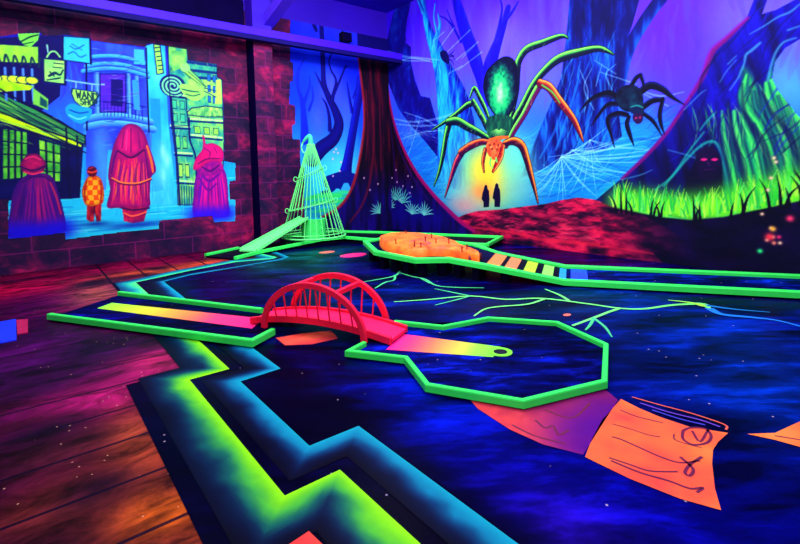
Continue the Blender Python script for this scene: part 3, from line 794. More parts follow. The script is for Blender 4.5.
ribbon('purple_scribble', [(x, y, .012) for x, y in [(4.574,5.533),(4.817,5.649),(4.832,5.474),(4.759,5.253),(4.590,5.156),(4.561,5.328)]], .012, zo + .185, paintmat((170, 20, 90)), hm)

# --- far left: cone lane
ld = empty('putting_lane', (4.5, 9.2, 0), 'green-edged lane along the left wall carrying the wire cone, then turning along the back', 'mini golf lane')
F1 = [(*p, z) for p, z in zip([(2.938,8.636)] + [(3.562,8.941)] + [(4.378,9.343)] + [(4.991,9.080)] + [(5.540,8.987)] + [(5.742,8.269)] + [(6.840,5.918)], (.08, .09, .14, .16, .16, .16, .16))]
G1_ = [(*p, .16) for p in [(7.838,6.377),(6.592,9.063)]]
F1[2] = (F1[2][0], (F1[1][1] * .45 + F1[3][1] * .55), .13)
ldbed = F1[1:] + G1_ + [(5.9, YL - .1, .16), (4.45, YL - .1, .16), (4.0, 9.84, .11)]
MB().prism([p[:2] for p in ldbed], .004, [p[2] - .05 for p in ldbed]).build('bed', M['navy'], ld)
rails(F1, ld, .034, .06)
rails([F1[-1], *G1_, (5.95, YL - .12, .16), (4.6, YL - .12, .16)], ld, .034, .06)
G0_ = [(2.638,9.425),(3.405,9.796)]
tri = [F1[0][:2], F1[1][:2], G0_[1], G0_[0]]
MB().prism(tri, .004, .035).build('tee_plate', M['navy'], ld)
rails([(*G0_[0], .08), (*G0_[1], .08)], ld, .034, .06)

# ramp up to the drum
CC = Vector((5.0, 9.42, .115))
rm = empty('ramp', (3.9, 9.2, 0), 'long pale green ramp rising from the floor to the drum in the wire cone', 'mini golf ramp')
dt = .612
ra = [(*p, .085) for p in [(3.262,9.308),(3.461,8.919)]]
rt = [(4.74, 9.56, dt), (4.76, 9.22, dt)]
rr = [(ra[1][0], ra[1][1], .05), (ra[0][0], ra[0][1], .05)]
q = [Vector(ra[0]), Vector(ra[1]), Vector(rt[1]), Vector(rt[0])]
b = MB(); dn = Vector((0, 0, -.03))
b.add([p for p in q] + [p + dn for p in q], [(0, 1, 2, 3), (7, 6, 5, 4), (0, 4, 5, 1), (1, 5, 6, 2), (2, 6, 7, 3), (3, 7, 4, 0)]).build('slope', M['cone_green'], rm)
for a_, b_ in ((q[0], q[3]), (q[1], q[2])):
    MB().section([a_, b_], [(-.018, -.02), (.018, -.02), (.018, .035), (-.018, .035)]).build('side_edge', M['cone_green'], rm)
dr = empty('drum', tuple(CC), 'solid green cylinder drum standing inside the wire cone', 'mini golf obstacle')
M['drum'] = paint('drum_green_paint', (60, 235, 100), .45, .3)
MB().lathe(tuple(CC), [(.27, 0), (.27, .45), (.25, .462)], 40).build('body', M['drum'], dr)
o = MB().lathe((CC.x, CC.y, CC.z + .462), [(.22, .001), (.22, .006)], 40).build('top_disc', paint('teal_disc_paint', (20, 150, 190), .4), dr); o['label'] = 'teal blue disc on the drum top'
wc = empty('wire_cone', (CC.x, CC.y, CC.z + .055), 'tall pale green cone of straight wires with a bent tip standing by the left wall', 'mini golf obstacle')
R0, RT, HT = .71, .08, 2.05
NW = 32
KC = CC + Vector((0, 0, .055)); DRC = CC; CC = KC
for k in range(NW):
    a = 2 * math.pi * k / NW; zs = .01
    if abs(((math.degrees(a) - 188 + 180) % 360) - 180) < 26: zs = .62      # opening where the ramp runs in
    rs = R0 + (RT - R0) * zs / HT
    p0 = CC + Vector((rs * math.cos(a), rs * math.sin(a), zs)); p1 = CC + Vector((RT * math.cos(a), RT * math.sin(a), HT))
    MB().tube([p0, p1], .0066, 6).build('wire', M['cone_green'], wc)
def loop(r, z, tilt=(0, 0), n=40): return [CC + Vector((r * math.cos(2 * math.pi * k / n), r * math.sin(2 * math.pi * k / n), z + tilt[0] * math.cos(2 * math.pi * k / n) + tilt[1] * math.sin(2 * math.pi * k / n))) for k in range(n)]
MB().tube(loop(R0, .02), .018, 8, closed=True).build('base_ring', M['cone_green'], wc)
MB().tube(loop(R0 - .02, .09), .010, 8, closed=True).build('base_ring', M['cone_green'], wc)
MB().lathe((CC.x, CC.y, CC.z + HT - .01), [(RT + .02, 0), (RT + .02, .03), (RT - .01, .045)], 24).build('top_cap', M['cone_green'], wc)
tt = CC + Vector((0, 0, HT))
rg = Vector((.7816, -.6238, 0))
tip = [tt + Vector((0, 0, .02)), tt + Vector((0, 0, .12)), tt - rg * .02 + Vector((0, 0, .21)), tt - rg * .09 + Vector((0, 0, .17)), tt - rg * .17 + Vector((0, 0, .08)), tt - rg * .21 + Vector((0, 0, -.03)), tt - rg * .19 + Vector((0, 0, -.13)), tt - rg * .14 + Vector((0, 0, -.16))]
MB().tube(cr([tuple(p) for p in tip[:5]], 6), list(np.interp(np.linspace(0, 1, 25), [0, .4, .8, 1], [.065, .055, .038, .024])), 10).build('bent_tip', paint('teal_tip_paint', (60, 190, 150), .5), wc, smooth=True)
MB().tube(cr([tuple(p) for p in tip[4:]], 6), .014, 6).build('tip_curl', M['cone_green'], wc)
# two slanting wire bands that wind round the cone and end in small curls
for zc, rise in ((.70, .11), (1.42, .12)):
    r = R0 + (RT - R0) * zc / HT + .015
    P = []
    for k in range(41):
        a = 2 * math.pi * k / 41; ca = Vector((math.cos(a), math.sin(a), 0)); s_ = ca.dot(rg)
        z = zc + rise * s_; rr_ = R0 + (RT - R0) * z / HT + .014
        P.append(CC + ca * rr_ + Vector((0, 0, z)))
    MB().tube(P, .009, 6, closed=True).build('wire_band', M['cone_green'], wc)
    for sg in (-1, 1):
        z = zc + rise * sg; rr_ = R0 + (RT - R0) * z / HT + .014
        c0 = CC + rg * (sg * (rr_ + .045)) + Vector((0, 0, z))
        MB().tube([c0 + rg * (.042 * math.cos(2 * math.pi * k / 14)) + Vector((0, 0, .055 * math.sin(2 * math.pi * k / 14))) for k in range(14)], .008, 6, closed=True).build('curl', M['cone_green'], wc)
# ------------------------------------------------------------------ murals (all coordinates are metres on the wall)
def to_left(u, v): return np.stack([u, np.full_like(u, YL - .006), v], 1)
def to_back(u, v): return np.stack([np.full_like(u, XB - .006), YL - u, v], 1)
rnd = random.Random(11)
def mixc(a, b, t): return np.asarray(a, float) * (1 - t) + np.asarray(b, float) * t

# ---- street mural on the left wall
S = Canvas(-1.5, 3.72, .50, 4.30, .012)
OUT = [(-0.787,3.780),(0.005,4.066),(0.317,4.134),(0.314,4.083),(0.613,4.140),(0.628,4.151),(1.030,4.162),(1.058,4.112),(1.943,4.134),(1.946,4.183),(2.053,4.218),(2.340,4.203),(2.698,4.205),(2.697,3.982),(3.289,3.975),(3.276,3.699),(3.379,3.646),(3.378,3.134),(3.365,2.361),(3.334,1.897),(3.580,1.852),(3.564,1.479),(3.433,1.461),(3.426,1.057),(3.546,1.050),(3.525,0.577),(3.076,0.593),(3.041,0.736),(2.007,0.715),(2.000,0.555),(1.330,0.552),(0.472,0.502),(0.478,0.627),(-0.308,0.596),(-0.272,1.280),(-0.923,1.251)]
nz = fbm(S.U, S.V, .5, 2, 5); nzv = fbm(S.U * 3, S.V * .6, .5, 6, 4)
hgt = np.clip((S.V - .7) / 3.4, 0, 1)
S.c = lerp([(0, vec(40, 205, 225)), (.18, vec(30, 196, 232)), (.3, vec(24, 170, 235)), (.55, vec(40, 120, 235)), (.8, vec(60, 70, 215)), (1, vec(30, 20, 170))], np.clip(hgt + (nz - .5) * .25, 0, 1))
K = (8, 10, 96); NV = (10, 8, 110)
# paving strokes
for k in range(130):
    u = -1.3 + rnd.random() * 5.0; v = .6 + rnd.random() ** 1.3 * .95; w = .15 + rnd.random() * .5
    S.stroke([(u, v, .008), (u + w, v + .01, .012), (u + 2 * w * .6, v, .004)], rnd.choice([(90, 235, 235), (14, 130, 200), (20, 150, 215), (120, 245, 235)]), a=.55)
S.hatch((-1.3, 3.6, 2.0, 4.1), 120, .35, .02, 1.5, [(30, 60, 210), (40, 150, 240), (60, 40, 200)], .4)
# distant cyan house fronts
p = S.part('house_front', 'pale cyan house front')
S.poly([(1.927,4.151),(2.052,4.208),(2.285,4.204),(2.272,2.735),(2.350,1.199),(2.417,1.011),(1.867,1.045),(1.911,2.716)], lambda U, V: lerp([(0, vec(20, 150, 225)), (.5, vec(60, 205, 245)), (1, vec(140, 240, 240))], fbm(U * 2, V * .7, .5, 9, 4)), p)
for P in ([(1.967,3.149),(2.145,3.144),(2.115,1.331),(1.915,1.300)], [(0.859,2.572),(1.170,2.586),(1.112,1.411),(0.800,1.387)]):
    S.poly(P, (24, 140, 220), None, 2, .7)
for x, y in ((88, 150), (96, 145), (157, 140), (163, 160), (155, 165)): pass
for g in [(0.905,2.264),(0.965,1.934),(2.150,2.092),(2.216,1.932),(2.129,1.632)]: S.glow(g, .05, .16, (190, 250, 190), .75)
# round blue building with columns and balcony
p = S.part('round_building', 'blue and violet round building with columns and a balcony')
S.poly([(0.966,4.116),(1.942,4.115),(1.902,2.521),(1.968,2.425),(1.895,1.637),(1.720,1.641),(1.709,2.127),(1.211,2.121),(1.142,1.372),(0.830,1.386),(0.894,2.664),(0.874,3.476)], lambda U, V: lerp([(0, vec(40, 30, 190)), (.4, vec(50, 70, 225)), (.75, vec(60, 110, 240)), (1, vec(110, 60, 220))], fbm(U * 2.5, V, .6, 12, 4)), p)
S.poly([(1.153,3.525),(1.576,3.572),(1.541,2.850),(1.118,2.823)], (94, 44, 215), None)
S.poly([(1.324,3.451),(1.520,3.453),(1.495,2.941),(1.299,2.947)], (24, 4, 120), None)
for x0, x1 in ((101, 101), (106, 106), (111, 111)): pass
for P in ([(1.094,3.591,0.0664),(1.071,2.820,0.0666)], [(1.611,3.614,0.0574),(1.589,2.814,0.0576)], [(1.745,3.591,0.0580),(1.744,2.862,0.0582)]):
    S.stroke(P, [(-1, vec(30, 40, 180)), (-.2, vec(70, 130, 240)), (.3, vec(110, 190, 250)), (1, vec(40, 50, 190))])
for P in ([(0.981,3.794),(1.232,3.855),(1.524,3.876),(1.910,3.812)], [(0.958,3.638),(1.226,3.717),(1.550,3.729),(1.938,3.651)], [(0.907,3.542),(1.221,3.624),(1.546,3.644),(1.951,3.566)]):
    S.stroke([(a, b, .045) for a, b in P], [(-1, vec(20, 40, 160)), (0, vec(60, 170, 245)), (1, vec(90, 200, 250))])
for P in ([(0.894,2.664),(1.178,2.744),(1.536,2.745),(1.944,2.679)], [(0.918,2.538),(1.203,2.606),(1.562,2.603),(1.991,2.534)]):
    S.stroke([(a, b, .07) for a, b in P], [(-1, vec(24, 60, 190)), (0, vec(70, 150, 245)), (1, vec(110, 215, 250))])
for P in ([(0.966,4.098),(0.900,2.483)], [(1.942,4.115),(1.917,2.482)]): S.stroke([(a, b, .016) for a, b in P], K)
for q, r in zip([(1.190,2.994),(1.246,2.999),(1.302,3.003),(1.359,3.007),(1.416,3.005),(1.473,3.002),(1.531,2.997),(1.589,2.991),(1.648,2.986),(1.707,2.979),(1.767,2.971),(1.827,2.964)], [(1.178,2.753),(1.234,2.756),(1.290,2.759),(1.347,2.763),(1.404,2.766),(1.462,2.760),(1.519,2.753),(1.577,2.747),(1.636,2.741),(1.695,2.730),(1.754,2.718),(1.814,2.704)]):
    S.stroke([(*q, .006), (*r, .006)], (16, 4, 110), a=.9)
S.stroke([(1.175,3.012,0.0093),(1.483,3.025,0.0095),(1.888,2.968,0.0098)], (16, 4, 110))
S.poly([(1.734,4.065),(1.905,4.071),(1.909,3.783),(1.720,3.779)], (70, 190, 240), None); S.poly([(1.671,3.469),(1.774,3.479),(1.781,2.903),(1.678,2.896)], (60, 160, 240), None)
S.hatch((.95, 1.75, 2.2, 4.0), 110, .16, .007, .1, [(24, 10, 150), (110, 190, 250), (40, 40, 190), (120, 60, 230)], .55, clip=p, jit=.2)
S.hatch((1.2, 2.2, 1.2, 2.2), 60, .3, .02, 1.57, [(40, 60, 210), (60, 150, 240), (30, 30, 170)], .45, clip=p, jit=.1)
# corner shop with lit windows and awning
p = S.part('shop_front', 'dark shop front with lime awning and lit green windows')
S.poly([(-0.814,3.273),(-0.273,3.200),(0.103,2.897),(0.508,2.645),(0.849,2.372),(0.732,1.244),(0.582,1.234),(-0.922,1.267)], lambda U, V: mixc((6, 4, 66), (10, 20, 120), fbm(U, V * 2, .5, 3, 4)[..., None]), p)
for P, n in (([(-0.286,2.471),(0.051,2.416),(0.010,1.627),(-0.332,1.602)], 4), ([(0.181,2.300),(0.500,2.202),(0.467,1.544),(0.171,1.570)], 3), ([(-0.793,2.578),(-0.411,2.499),(-0.460,1.573),(-0.849,1.553)], 4)):
    S.poly(P, lambda U, V: lerp([(0, vec(20, 110, 70)), (.5, vec(90, 200, 70)), (1, vec(190, 250, 80))], fbm(U * 2, V * 1.5, .3, 31, 4)), None)
    P = np.array(P)
    for i in range(n + 1):
        t = i / n; a = P[0] * (1 - t) + P[1] * t; b = P[3] * (1 - t) + P[2] * t
        S.stroke([(*a, .016), (*b, .016)], (6, 30, 70))
    for i in range(5):
        t = i / 4; a = P[0] * (1 - t) + P[3] * t; b = P[1] * (1 - t) + P[2] * t
        S.stroke([(*a, .012), (*b, .012)], (6, 30, 70))
for P in ([(-0.815,3.257),(-0.338,3.161),(-0.002,2.923),(0.368,2.690),(0.865,2.390),(0.857,2.226),(0.356,2.445),(-0.044,2.633),(-0.359,2.765),(-0.834,2.893)],):
    S.poly(P, lambda U, V: lerp([(0, vec(20, 90, 70)), (.5, vec(70, 170, 90)), (1, vec(150, 230, 70))], fbm(U * .8 + V, V * 5 + U * 2.2, .4, 8, 3)), None)
S.poly([(-0.835,2.877),(-0.359,2.765),(-0.019,2.601),(0.355,2.427),(0.812,2.244),(0.794,2.171),(0.350,2.339),(-0.051,2.497),(-0.367,2.616),(-0.845,2.702)], (206, 255, 20), None)
for k, dy in enumerate((0, 5, 9, 14)):
    P = [(-0.815,3.257),(-0.339,3.145),(-0.002,2.923),(0.368,2.690),(0.864,2.372)]
    S.stroke([(a, b - dy * .022, .011) for a, b in P], (6, 20, 80))
S.hatch((-1.2, .9, 2.2, 3.3), 150, .3, .009, -.38, [(10, 50, 80), (170, 240, 90), (60, 170, 100), (6, 26, 80)], .6, clip=p, jit=.12)
# upper left house with ornate sign boards
p = S.part('upper_house', 'upper storey with a row of lamps and lime boards')
S.poly([(-0.783,3.843),(0.314,4.083),(0.612,4.131),(0.530,3.069),(0.233,2.769),(-0.812,3.305)], (12, 4, 104), p)
S.poly([(-0.785,3.811),(0.263,3.887),(0.249,3.612),(-0.800,3.527)], lambda U, V: lerp([(0, vec(120, 220, 80)), (1, vec(190, 250, 80))], fbm(U * 3, V * 3, .3, 41, 3)), None)
for k in range(9):
    x = -.55 + k * .115; S.stroke([(x, 3.57 - k * .004, .014), (x + .03, 3.70, .014), (x + .07, 3.58, .014)], (20, 60, 90))
for k in range(5):
    q = [(-0.195,3.473),(-0.078,3.487),(0.040,3.484),(0.161,3.490),(-0.321,3.474)][k]; r = [(-0.205,3.290),(-0.088,3.302),(0.030,3.298),(0.151,3.302),(-0.331,3.293)][k]
    S.stroke([(*q, .018), (r[0], r[1] - .35, .014)], (90, 150, 240)); S.poly([(r[0] + .095 * math.cos(j * .3927), r[1] + .07 * math.sin(j * .3927)) for j in range(16)], (10, 60, 90), None); S.poly([(r[0] + .08 * math.cos(j * .3927), r[1] + .056 * math.sin(j * .3927)) for j in range(16)], (220, 255, 70), None)
S.poly([(-0.817,3.210),(-0.269,3.267),(0.174,3.210),(0.116,3.137),(-0.343,3.062),(-0.824,3.083)], lambda U, V: lerp([(0, vec(120, 220, 40)), (1, vec(230, 255, 40))], fbm(U * 3, V * 3, .25, 43, 3)), None)
S.poly([(0.158,3.175),(0.356,3.002),(0.346,2.810),(0.144,2.900)], (130, 220, 90), None); S.poly([(0.247,3.046),(0.340,2.966),(0.334,2.844),(0.239,2.890)], (16, 90, 100), None)
# stone tower on the right
p = S.part('stone_tower', 'lime and teal stone tower with arched windows')
S.poly([(2.341,4.213),(2.698,4.205),(2.707,3.983),(3.289,3.975),(3.276,3.699),(3.379,3.646),(3.365,2.361),(3.261,0.958),(2.379,1.013),(2.384,1.932),(2.328,2.738),(2.328,3.537)], lambda U, V: lerp([(0, vec(20, 120, 150)), (.45, vec(60, 180, 150)), (.75, vec(150, 230, 110)), (1, vec(190, 250, 120))], np.clip(fbm(U * 2, V * 1.6, .4, 51, 4) * 1.1 + (3.3 - V) * .06, 0, 1)), p)
S.poly([(2.374,4.138),(2.676,4.141),(2.682,3.858),(2.372,3.701)], lambda U, V: lerp([(0, vec(60, 170, 110)), (1, vec(190, 250, 110))], fbm(U * 3, V * 3, .3, 61, 3)), None)
for P in ([(2.705,3.942),(3.266,3.930)], [(2.698,3.779),(3.259,3.781)], [(2.730,3.640),(3.254,3.654)]): S.stroke([(a, b, .03) for a, b in P], (14, 60, 130))
for P in ([(2.350,3.220),(2.887,3.182)], [(2.320,2.577),(2.682,2.571)], [(2.370,2.033),(2.695,2.014)], [(2.381,1.463),(2.708,1.431)], [(2.658,2.898),(3.368,2.920)], [(2.650,2.734),(3.360,2.726)], [(2.674,2.406),(3.322,2.360)]):
    S.stroke([(a, b, .02) for a, b in P], (10, 40, 120)); S.stroke([(a, b + .05, .018) for a, b in P], (200, 255, 160))
def windows(P, nx, ny, c):
    P = np.array(P)
    for i in range(nx):
        for j in range(ny):
            def at(s, t): return (P[0] * (1 - s) + P[1] * s) * (1 - t) + (P[3] * (1 - s) + P[2] * s) * t
            s0, s1 = (i + .18) / nx, (i + .82) / nx; t0, t1 = (j + .16) / ny, (j + .84) / ny
            S.poly([at(s0, t0), at(s1, t0), at(s1, t1), at(s0, t1)], (10, 50, 110), None)
            e = .06; S.poly([at(s0 + e / nx, t0 + e / ny), at(s1 - e / nx, t0 + e / ny), at(s1 - e / nx, t1 - e / ny), at(s0 + e / nx, t1 - e / ny)], c, None)
windows([(2.330,3.198),(2.632,3.182),(2.627,2.651),(2.324,2.657)], 2, 2, (70, 200, 150)); windows([(2.372,2.498),(2.639,2.487),(2.640,2.096),(2.372,2.094)], 2, 1, (110, 215, 120)); windows([(2.403,1.931),(2.651,1.910),(2.652,1.496),(2.402,1.503)], 2, 1, (170, 235, 100))
windows([(2.725,2.676),(3.292,2.638),(3.304,2.424),(2.735,2.449)], 3, 1, (150, 230, 90)); windows([(3.054,3.779),(3.279,3.763),(3.249,3.083),(3.044,3.110)], 2, 3, (30, 120, 190))
for q, r in zip([(2.416,1.401),(2.464,1.399),(2.512,1.397),(2.559,1.385),(2.608,1.383),(2.656,1.371),(2.705,1.369)], [(2.418,1.031),(2.460,1.028),(2.504,1.026),(2.553,1.023),(2.597,1.020),(2.642,1.017),(2.685,1.015)]): S.stroke([(*q, .012), (*r, .012)], (14, 90, 120))
S.hatch((2.15, 3.35, 1.0, 4.0), 160, .10, .008, 1.57, [(14, 70, 120), (200, 255, 150), (30, 120, 130)], .5, clip=p, jit=.5)
S.stroke([(2.658,2.898,0.0206),(2.992,2.856,0.0253),(3.366,2.877,0.0216)], (190, 250, 120)); S.poly([(2.639,2.917),(2.740,3.006),(3.022,3.067),(3.353,3.047),(3.391,2.964),(3.365,2.855),(2.991,2.835),(2.656,2.857)], lambda U, V: lerp([(.2, vec(70, 170, 110)), (.8, vec(200, 250, 120))], fbm(U * 4, V * 2, .2, 57, 3)), None); S.outline([(2.639,2.917),(2.740,3.006),(3.022,3.067),(3.353,3.047),(3.391,2.964),(3.365,2.855),(2.991,2.835),(2.656,2.857)], .011, (10, 50, 110))
S.stroke([(2.350,3.619,0.0181),(2.356,2.940,0.0182),(2.403,1.931,0.0184),(2.417,1.011,0.0185)], (8, 20, 110)); S.stroke([(2.672,2.796,0.0186),(2.671,2.344,0.0186),(2.770,1.931,0.0188),(2.729,1.012,0.0188)], (8, 20, 110))
S.poly([(3.253,3.633),(3.359,3.665),(3.356,3.133),(3.209,3.122)], (190, 250, 110), None)
# hanging signs
p = S.part('hanging_sign', 'square lime sign hanging left of the round building')
S.poly([(0.303,3.730),(0.665,3.744),(0.633,3.255),(0.286,3.264)], (10, 24, 110), p); S.poly([(0.329,3.699),(0.634,3.704),(0.606,3.287),(0.316,3.302)], lambda U, V: lerp([(0, vec(120, 220, 120)), (1, vec(200, 255, 130))], fbm(U * 3, V * 3, .2, 71, 3)), p)
for P in ([(0.473,3.640,0.0106),(0.602,3.639,0.0107)], [(0.455,3.568,0.0088),(0.584,3.566,0.0089)], [(0.391,3.405,0.0175),(0.479,3.467,0.0247),(0.549,3.440,0.0142),(0.596,3.533,0.0107)], [(0.359,3.332,0.0105),(0.546,3.387,0.0142)], [(0.408,3.476,0.0123),(0.462,3.413,0.0123)]): S.stroke(P, (10, 60, 90))
S.stroke([(0.379,3.732,0.0122),(0.426,3.816,0.0123),(0.498,3.843,0.0123),(0.565,3.757,0.0124)], (150, 230, 140)); S.stroke([(0.390,3.940,0.0105),(0.398,3.821,0.0105)], (150, 220, 200))
p = S.part('hanging_sign', 'half-round lime sign at the top of the mural')
S.poly([(0.005,4.074),(0.296,4.131),(0.269,4.007),(0.167,3.873),(0.075,3.893),(0.013,3.984)], (130, 235, 90), p); S.stroke([(0.024,3.935,0.0102),(0.163,4.041,0.0137),(0.274,4.093,0.0104)], (10, 70, 70)); S.stroke([(0.076,3.910,0.0085),(0.199,3.962,0.0086)], (10, 70, 70))
S.stroke([(0.495,4.077,0.0880),(0.576,3.985,0.0638),(0.717,3.892,0.0215),(0.760,3.872,0.0072)], (14, 4, 110))
p = S.part('poster', 'pale cyan poster')
S.poly([(0.627,4.142),(1.030,4.162),(1.014,3.699),(0.591,3.708)], (60, 205, 240), p)
for P in ([(0.721,3.972,0.0090),(0.807,3.932,0.0108),(0.931,4.021,0.0091)], [(0.684,3.826,0.0089),(0.774,3.874,0.0108),(0.860,3.796,0.0109),(0.953,3.845,0.0091)], [(0.752,4.012,0.0090),(0.896,3.927,0.0073)]): S.stroke(P, (16, 110, 180))
S.stroke([(0.627,4.133,0.0124),(0.605,3.710,0.0125)], K); S.stroke([(1.030,4.162,0.0165),(1.022,3.691,0.0165)], K)
p = S.part('hanging_sign', 'lime shield-shaped sign lettered WAND SHOP')
SG = [(0.705,3.226),(1.090,3.198),(1.126,3.137),(1.064,2.985),(0.935,2.867),(0.844,2.879),(0.730,2.996),(0.686,3.135)]
S.stroke([(0.631,3.360,0.0125),(1.019,3.328,0.0129),(1.207,3.337,0.0130)], (130, 200, 240)); S.stroke([(0.777,3.340,0.0090),(0.772,3.232,0.0090)], (130, 200, 240)); S.stroke([(1.019,3.328,0.0092),(1.013,3.200,0.0092)], (130, 200, 240))
S.poly([(a * 1.0, b) for a, b in SG], (10, 50, 110), p, 1); cs = np.mean(np.array(SG), 0)
S.poly([tuple(cs + (np.array(q) - cs) * .88) for q in SG], (170, 245, 110), p)
GLY = {'W': [[(0, 1), (.25, 0), (.5, .7), (.75, 0), (1, 1)]], 'A': [[(0, 0), (.5, 1), (1, 0)], [(.22, .4), (.78, .4)]], 'N': [[(0, 0), (0, 1), (1, 0), (1, 1)]], 'D': [[(0, 0), (0, 1), (.6, .9), (1, .5), (.6, .1), (0, 0)]],
       'S': [[(1, .85), (.6, 1), (.1, .85), (.15, .6), (.85, .42), (.9, .15), (.4, 0), (0, .15)]], 'H': [[(0, 0), (0, 1)], [(1, 0), (1, 1)], [(0, .5), (1, .5)]], 'O': [[(.5, 1), (.05, .75), (.05, .25), (.5, 0), (.95, .25), (.95, .75), (.5, 1)]], 'P': [[(0, 0), (0, 1), (.8, .95), (.9, .7), (.7, .5), (0, .48)]]}
def word(C, txt, u, v, w, h, gap, t, col, slant=0.0):
    for k, ch in enumerate(txt):
        for L in GLY[ch]:
            C.stroke([(u + k * (w + gap) + a * w, v + b * h + (k * (w + gap) + a * w) * slant, t) for a, b in L], col, curve=0)
a0, a1 = [(0.742,3.078),(0.758,2.963)]
word(S, 'WAND', a0[0] + .03, a0[1] - .02, .064, .125, .022, .011, (10, 50, 80), -.07); word(S, 'SHOP', a1[0] + .07, a1[1] - .02, .050, .105, .020, .010, (10, 50, 80), -.07)
p = S.part('hanging_sign', 'cyan kettle-shaped sign below the lettered sign')
S.poly([(0.607,2.880),(0.698,2.949),(0.816,2.913),(0.966,2.887),(0.993,2.816),(0.925,2.666),(0.800,2.596),(0.670,2.671),(0.602,2.774)], (30, 170, 225), p, curve=4); S.stroke([(0.663,2.831,0.0144),(0.794,2.785,0.0145),(0.932,2.812,0.0147)], (10, 90, 180)); S.stroke([(0.644,2.741,0.0108),(0.774,2.676,0.0109),(0.897,2.719,0.0110)], (110, 230, 245))
p = S.part('hanging_sign', 'tall narrow lime sign')
S.poly([(2.079,4.212),(2.195,4.210),(2.233,3.665),(2.113,3.622)], (170, 245, 110), p)
for k in range(6): q = [(2.138,4.143),(2.143,4.066),(2.157,3.970),(2.162,3.893),(2.176,3.796),(2.181,3.718)][k]; S.stroke([(q[0] - .03, q[1], .012), (q[0] + .04, q[1] + .02, .012)], (14, 80, 90))
p = S.part('hanging_sign', 'round spiral sign and bowl-shaped sign with a feather')
q = [(2.397,3.424)][0]
S.poly([(q[0] + .25 * math.cos(k * .3142), q[1] + .235 * math.sin(k * .3142)) for k in range(20)], (16, 40, 120), p)
S.stroke([(q[0] + (.03 + .19 * k / 50) * math.cos(k * .36), q[1] + (.03 + .18 * k / 50) * math.sin(k * .36), .016) for k in range(51)], (130, 230, 170), p, curve=0)
S.poly([(2.510,3.435),(2.646,3.489),(2.839,3.446),(3.018,3.421),(3.012,3.296),(2.886,3.171),(2.747,3.161),(2.615,3.242)], (160, 245, 110), p, curve=4); S.stroke([(2.564,3.379,0.0123),(2.717,3.353,0.0165),(2.894,3.348,0.0125)], (20, 90, 100)); S.stroke([(2.637,3.284,0.0123),(2.771,3.255,0.0124),(2.912,3.308,0.0105)], (20, 90, 100))
S.stroke([(2.622,3.811,0.0819),(2.790,3.667,0.0704),(2.923,3.557,0.0460),(3.040,3.465,0.0105)], [(-1, vec(30, 110, 90)), (-.3, vec(190, 250, 110)), (.4, vec(150, 240, 120)), (1, vec(16, 80, 100))], p); S.stroke([(2.641,3.792,0.0103),(3.040,3.465,0.0105)], (20, 90, 90))
S.poly([(a + .0, b) for a, b in [(2.588,3.887),(2.703,3.901),(2.738,3.804),(2.657,3.734),(2.563,3.763)]], (150, 235, 130), p, curve=3)
S.stroke([(2.998,3.440,0.0105),(3.242,3.400,0.0107)], (14, 60, 120)); S.stroke([(2.996,3.378,0.0105),(3.237,3.272,0.0107)], (14, 60, 120))
for P in ([(2.341,4.213),(2.698,4.205),(2.707,3.983),(3.289,3.975),(3.276,3.699),(3.379,3.646),(3.365,2.361),(3.261,0.958),(2.379,1.013),(2.384,1.932),(2.328,2.738),(2.328,3.537)], [(2.350,3.220),(2.633,3.203),(2.645,2.631),(2.341,2.618)], [(1.153,3.525),(1.576,3.572),(1.541,2.850),(1.118,2.823)], [(0.612,4.131),(1.030,4.162),(1.014,3.699),(0.591,3.708)], [(2.079,4.212),(2.195,4.210),(2.233,3.665),(2.113,3.622)], [(0.329,3.699),(0.634,3.704),(0.606,3.287),(0.316,3.302)], [(0.181,2.300),(0.500,2.202),(0.467,1.544),(0.171,1.570)], [(-0.286,2.471),(0.051,2.416),(0.010,1.627),(-0.332,1.602)]):
    S.outline(P, .010, (8, 16, 96), 0, .9)
for P in ([(-0.815,3.257),(-0.339,3.145),(-0.002,2.923),(0.368,2.690),(0.864,2.372)], [(-0.834,2.893),(-0.359,2.765),(-0.019,2.601),(0.355,2.427),(0.842,2.226)], [(0.865,2.390),(0.864,2.208)], [(0.588,2.506),(0.583,1.252)], [(0.743,2.369),(0.719,1.281)]): S.stroke([(a_, b_, .013) for a_, b_ in P], (6, 6, 70))
S.hatch((1.25, 3.3, .75, 1.5), 60, .22, .010, 1.57, [(120, 245, 240), (30, 150, 220)], .35, jit=.1)
S.glow([(1.129,1.747)][0], .22, .7, (90, 220, 245), .6); S.glow([(2.079,1.733)][0], .2, .6, (110, 230, 245), .6)
# people seen from behind
def robe(P, name, label, ramp, seed, dark, edge=.10, curve=4):
    p = S.part(name, label)
    def f(U, V, D):
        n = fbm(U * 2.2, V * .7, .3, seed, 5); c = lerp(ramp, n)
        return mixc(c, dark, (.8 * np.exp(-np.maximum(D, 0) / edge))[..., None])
    S.poly(P, f, p, curve=curve, inner=True)
    return p
def folds(p, T, Bm, n, cols, w, a=.7, bow=.02):
    T = np.array(T); Bm = np.array(Bm)
    for k in range(n):
        t = (k + .5 + (rnd.random() - .5) * .5) / n; q0 = T[0] * (1 - t) + T[1] * t; q1 = Bm[0] * (1 - t) + Bm[1] * t; m = (q0 + q1) / 2
        s0 = rnd.random() * .25; s1 = .75 + rnd.random() * .25; q0, q1 = q0 * (1 - s0) + q1 * s0, q0 * (1 - s1) + q1 * s1
        S.stroke([(*q0, w * .4), (m[0] + (rnd.random() - .5) * bow, m[1], w), (*q1, w * .3)], rnd.choice(cols), None, 1.2, a, 4, p)
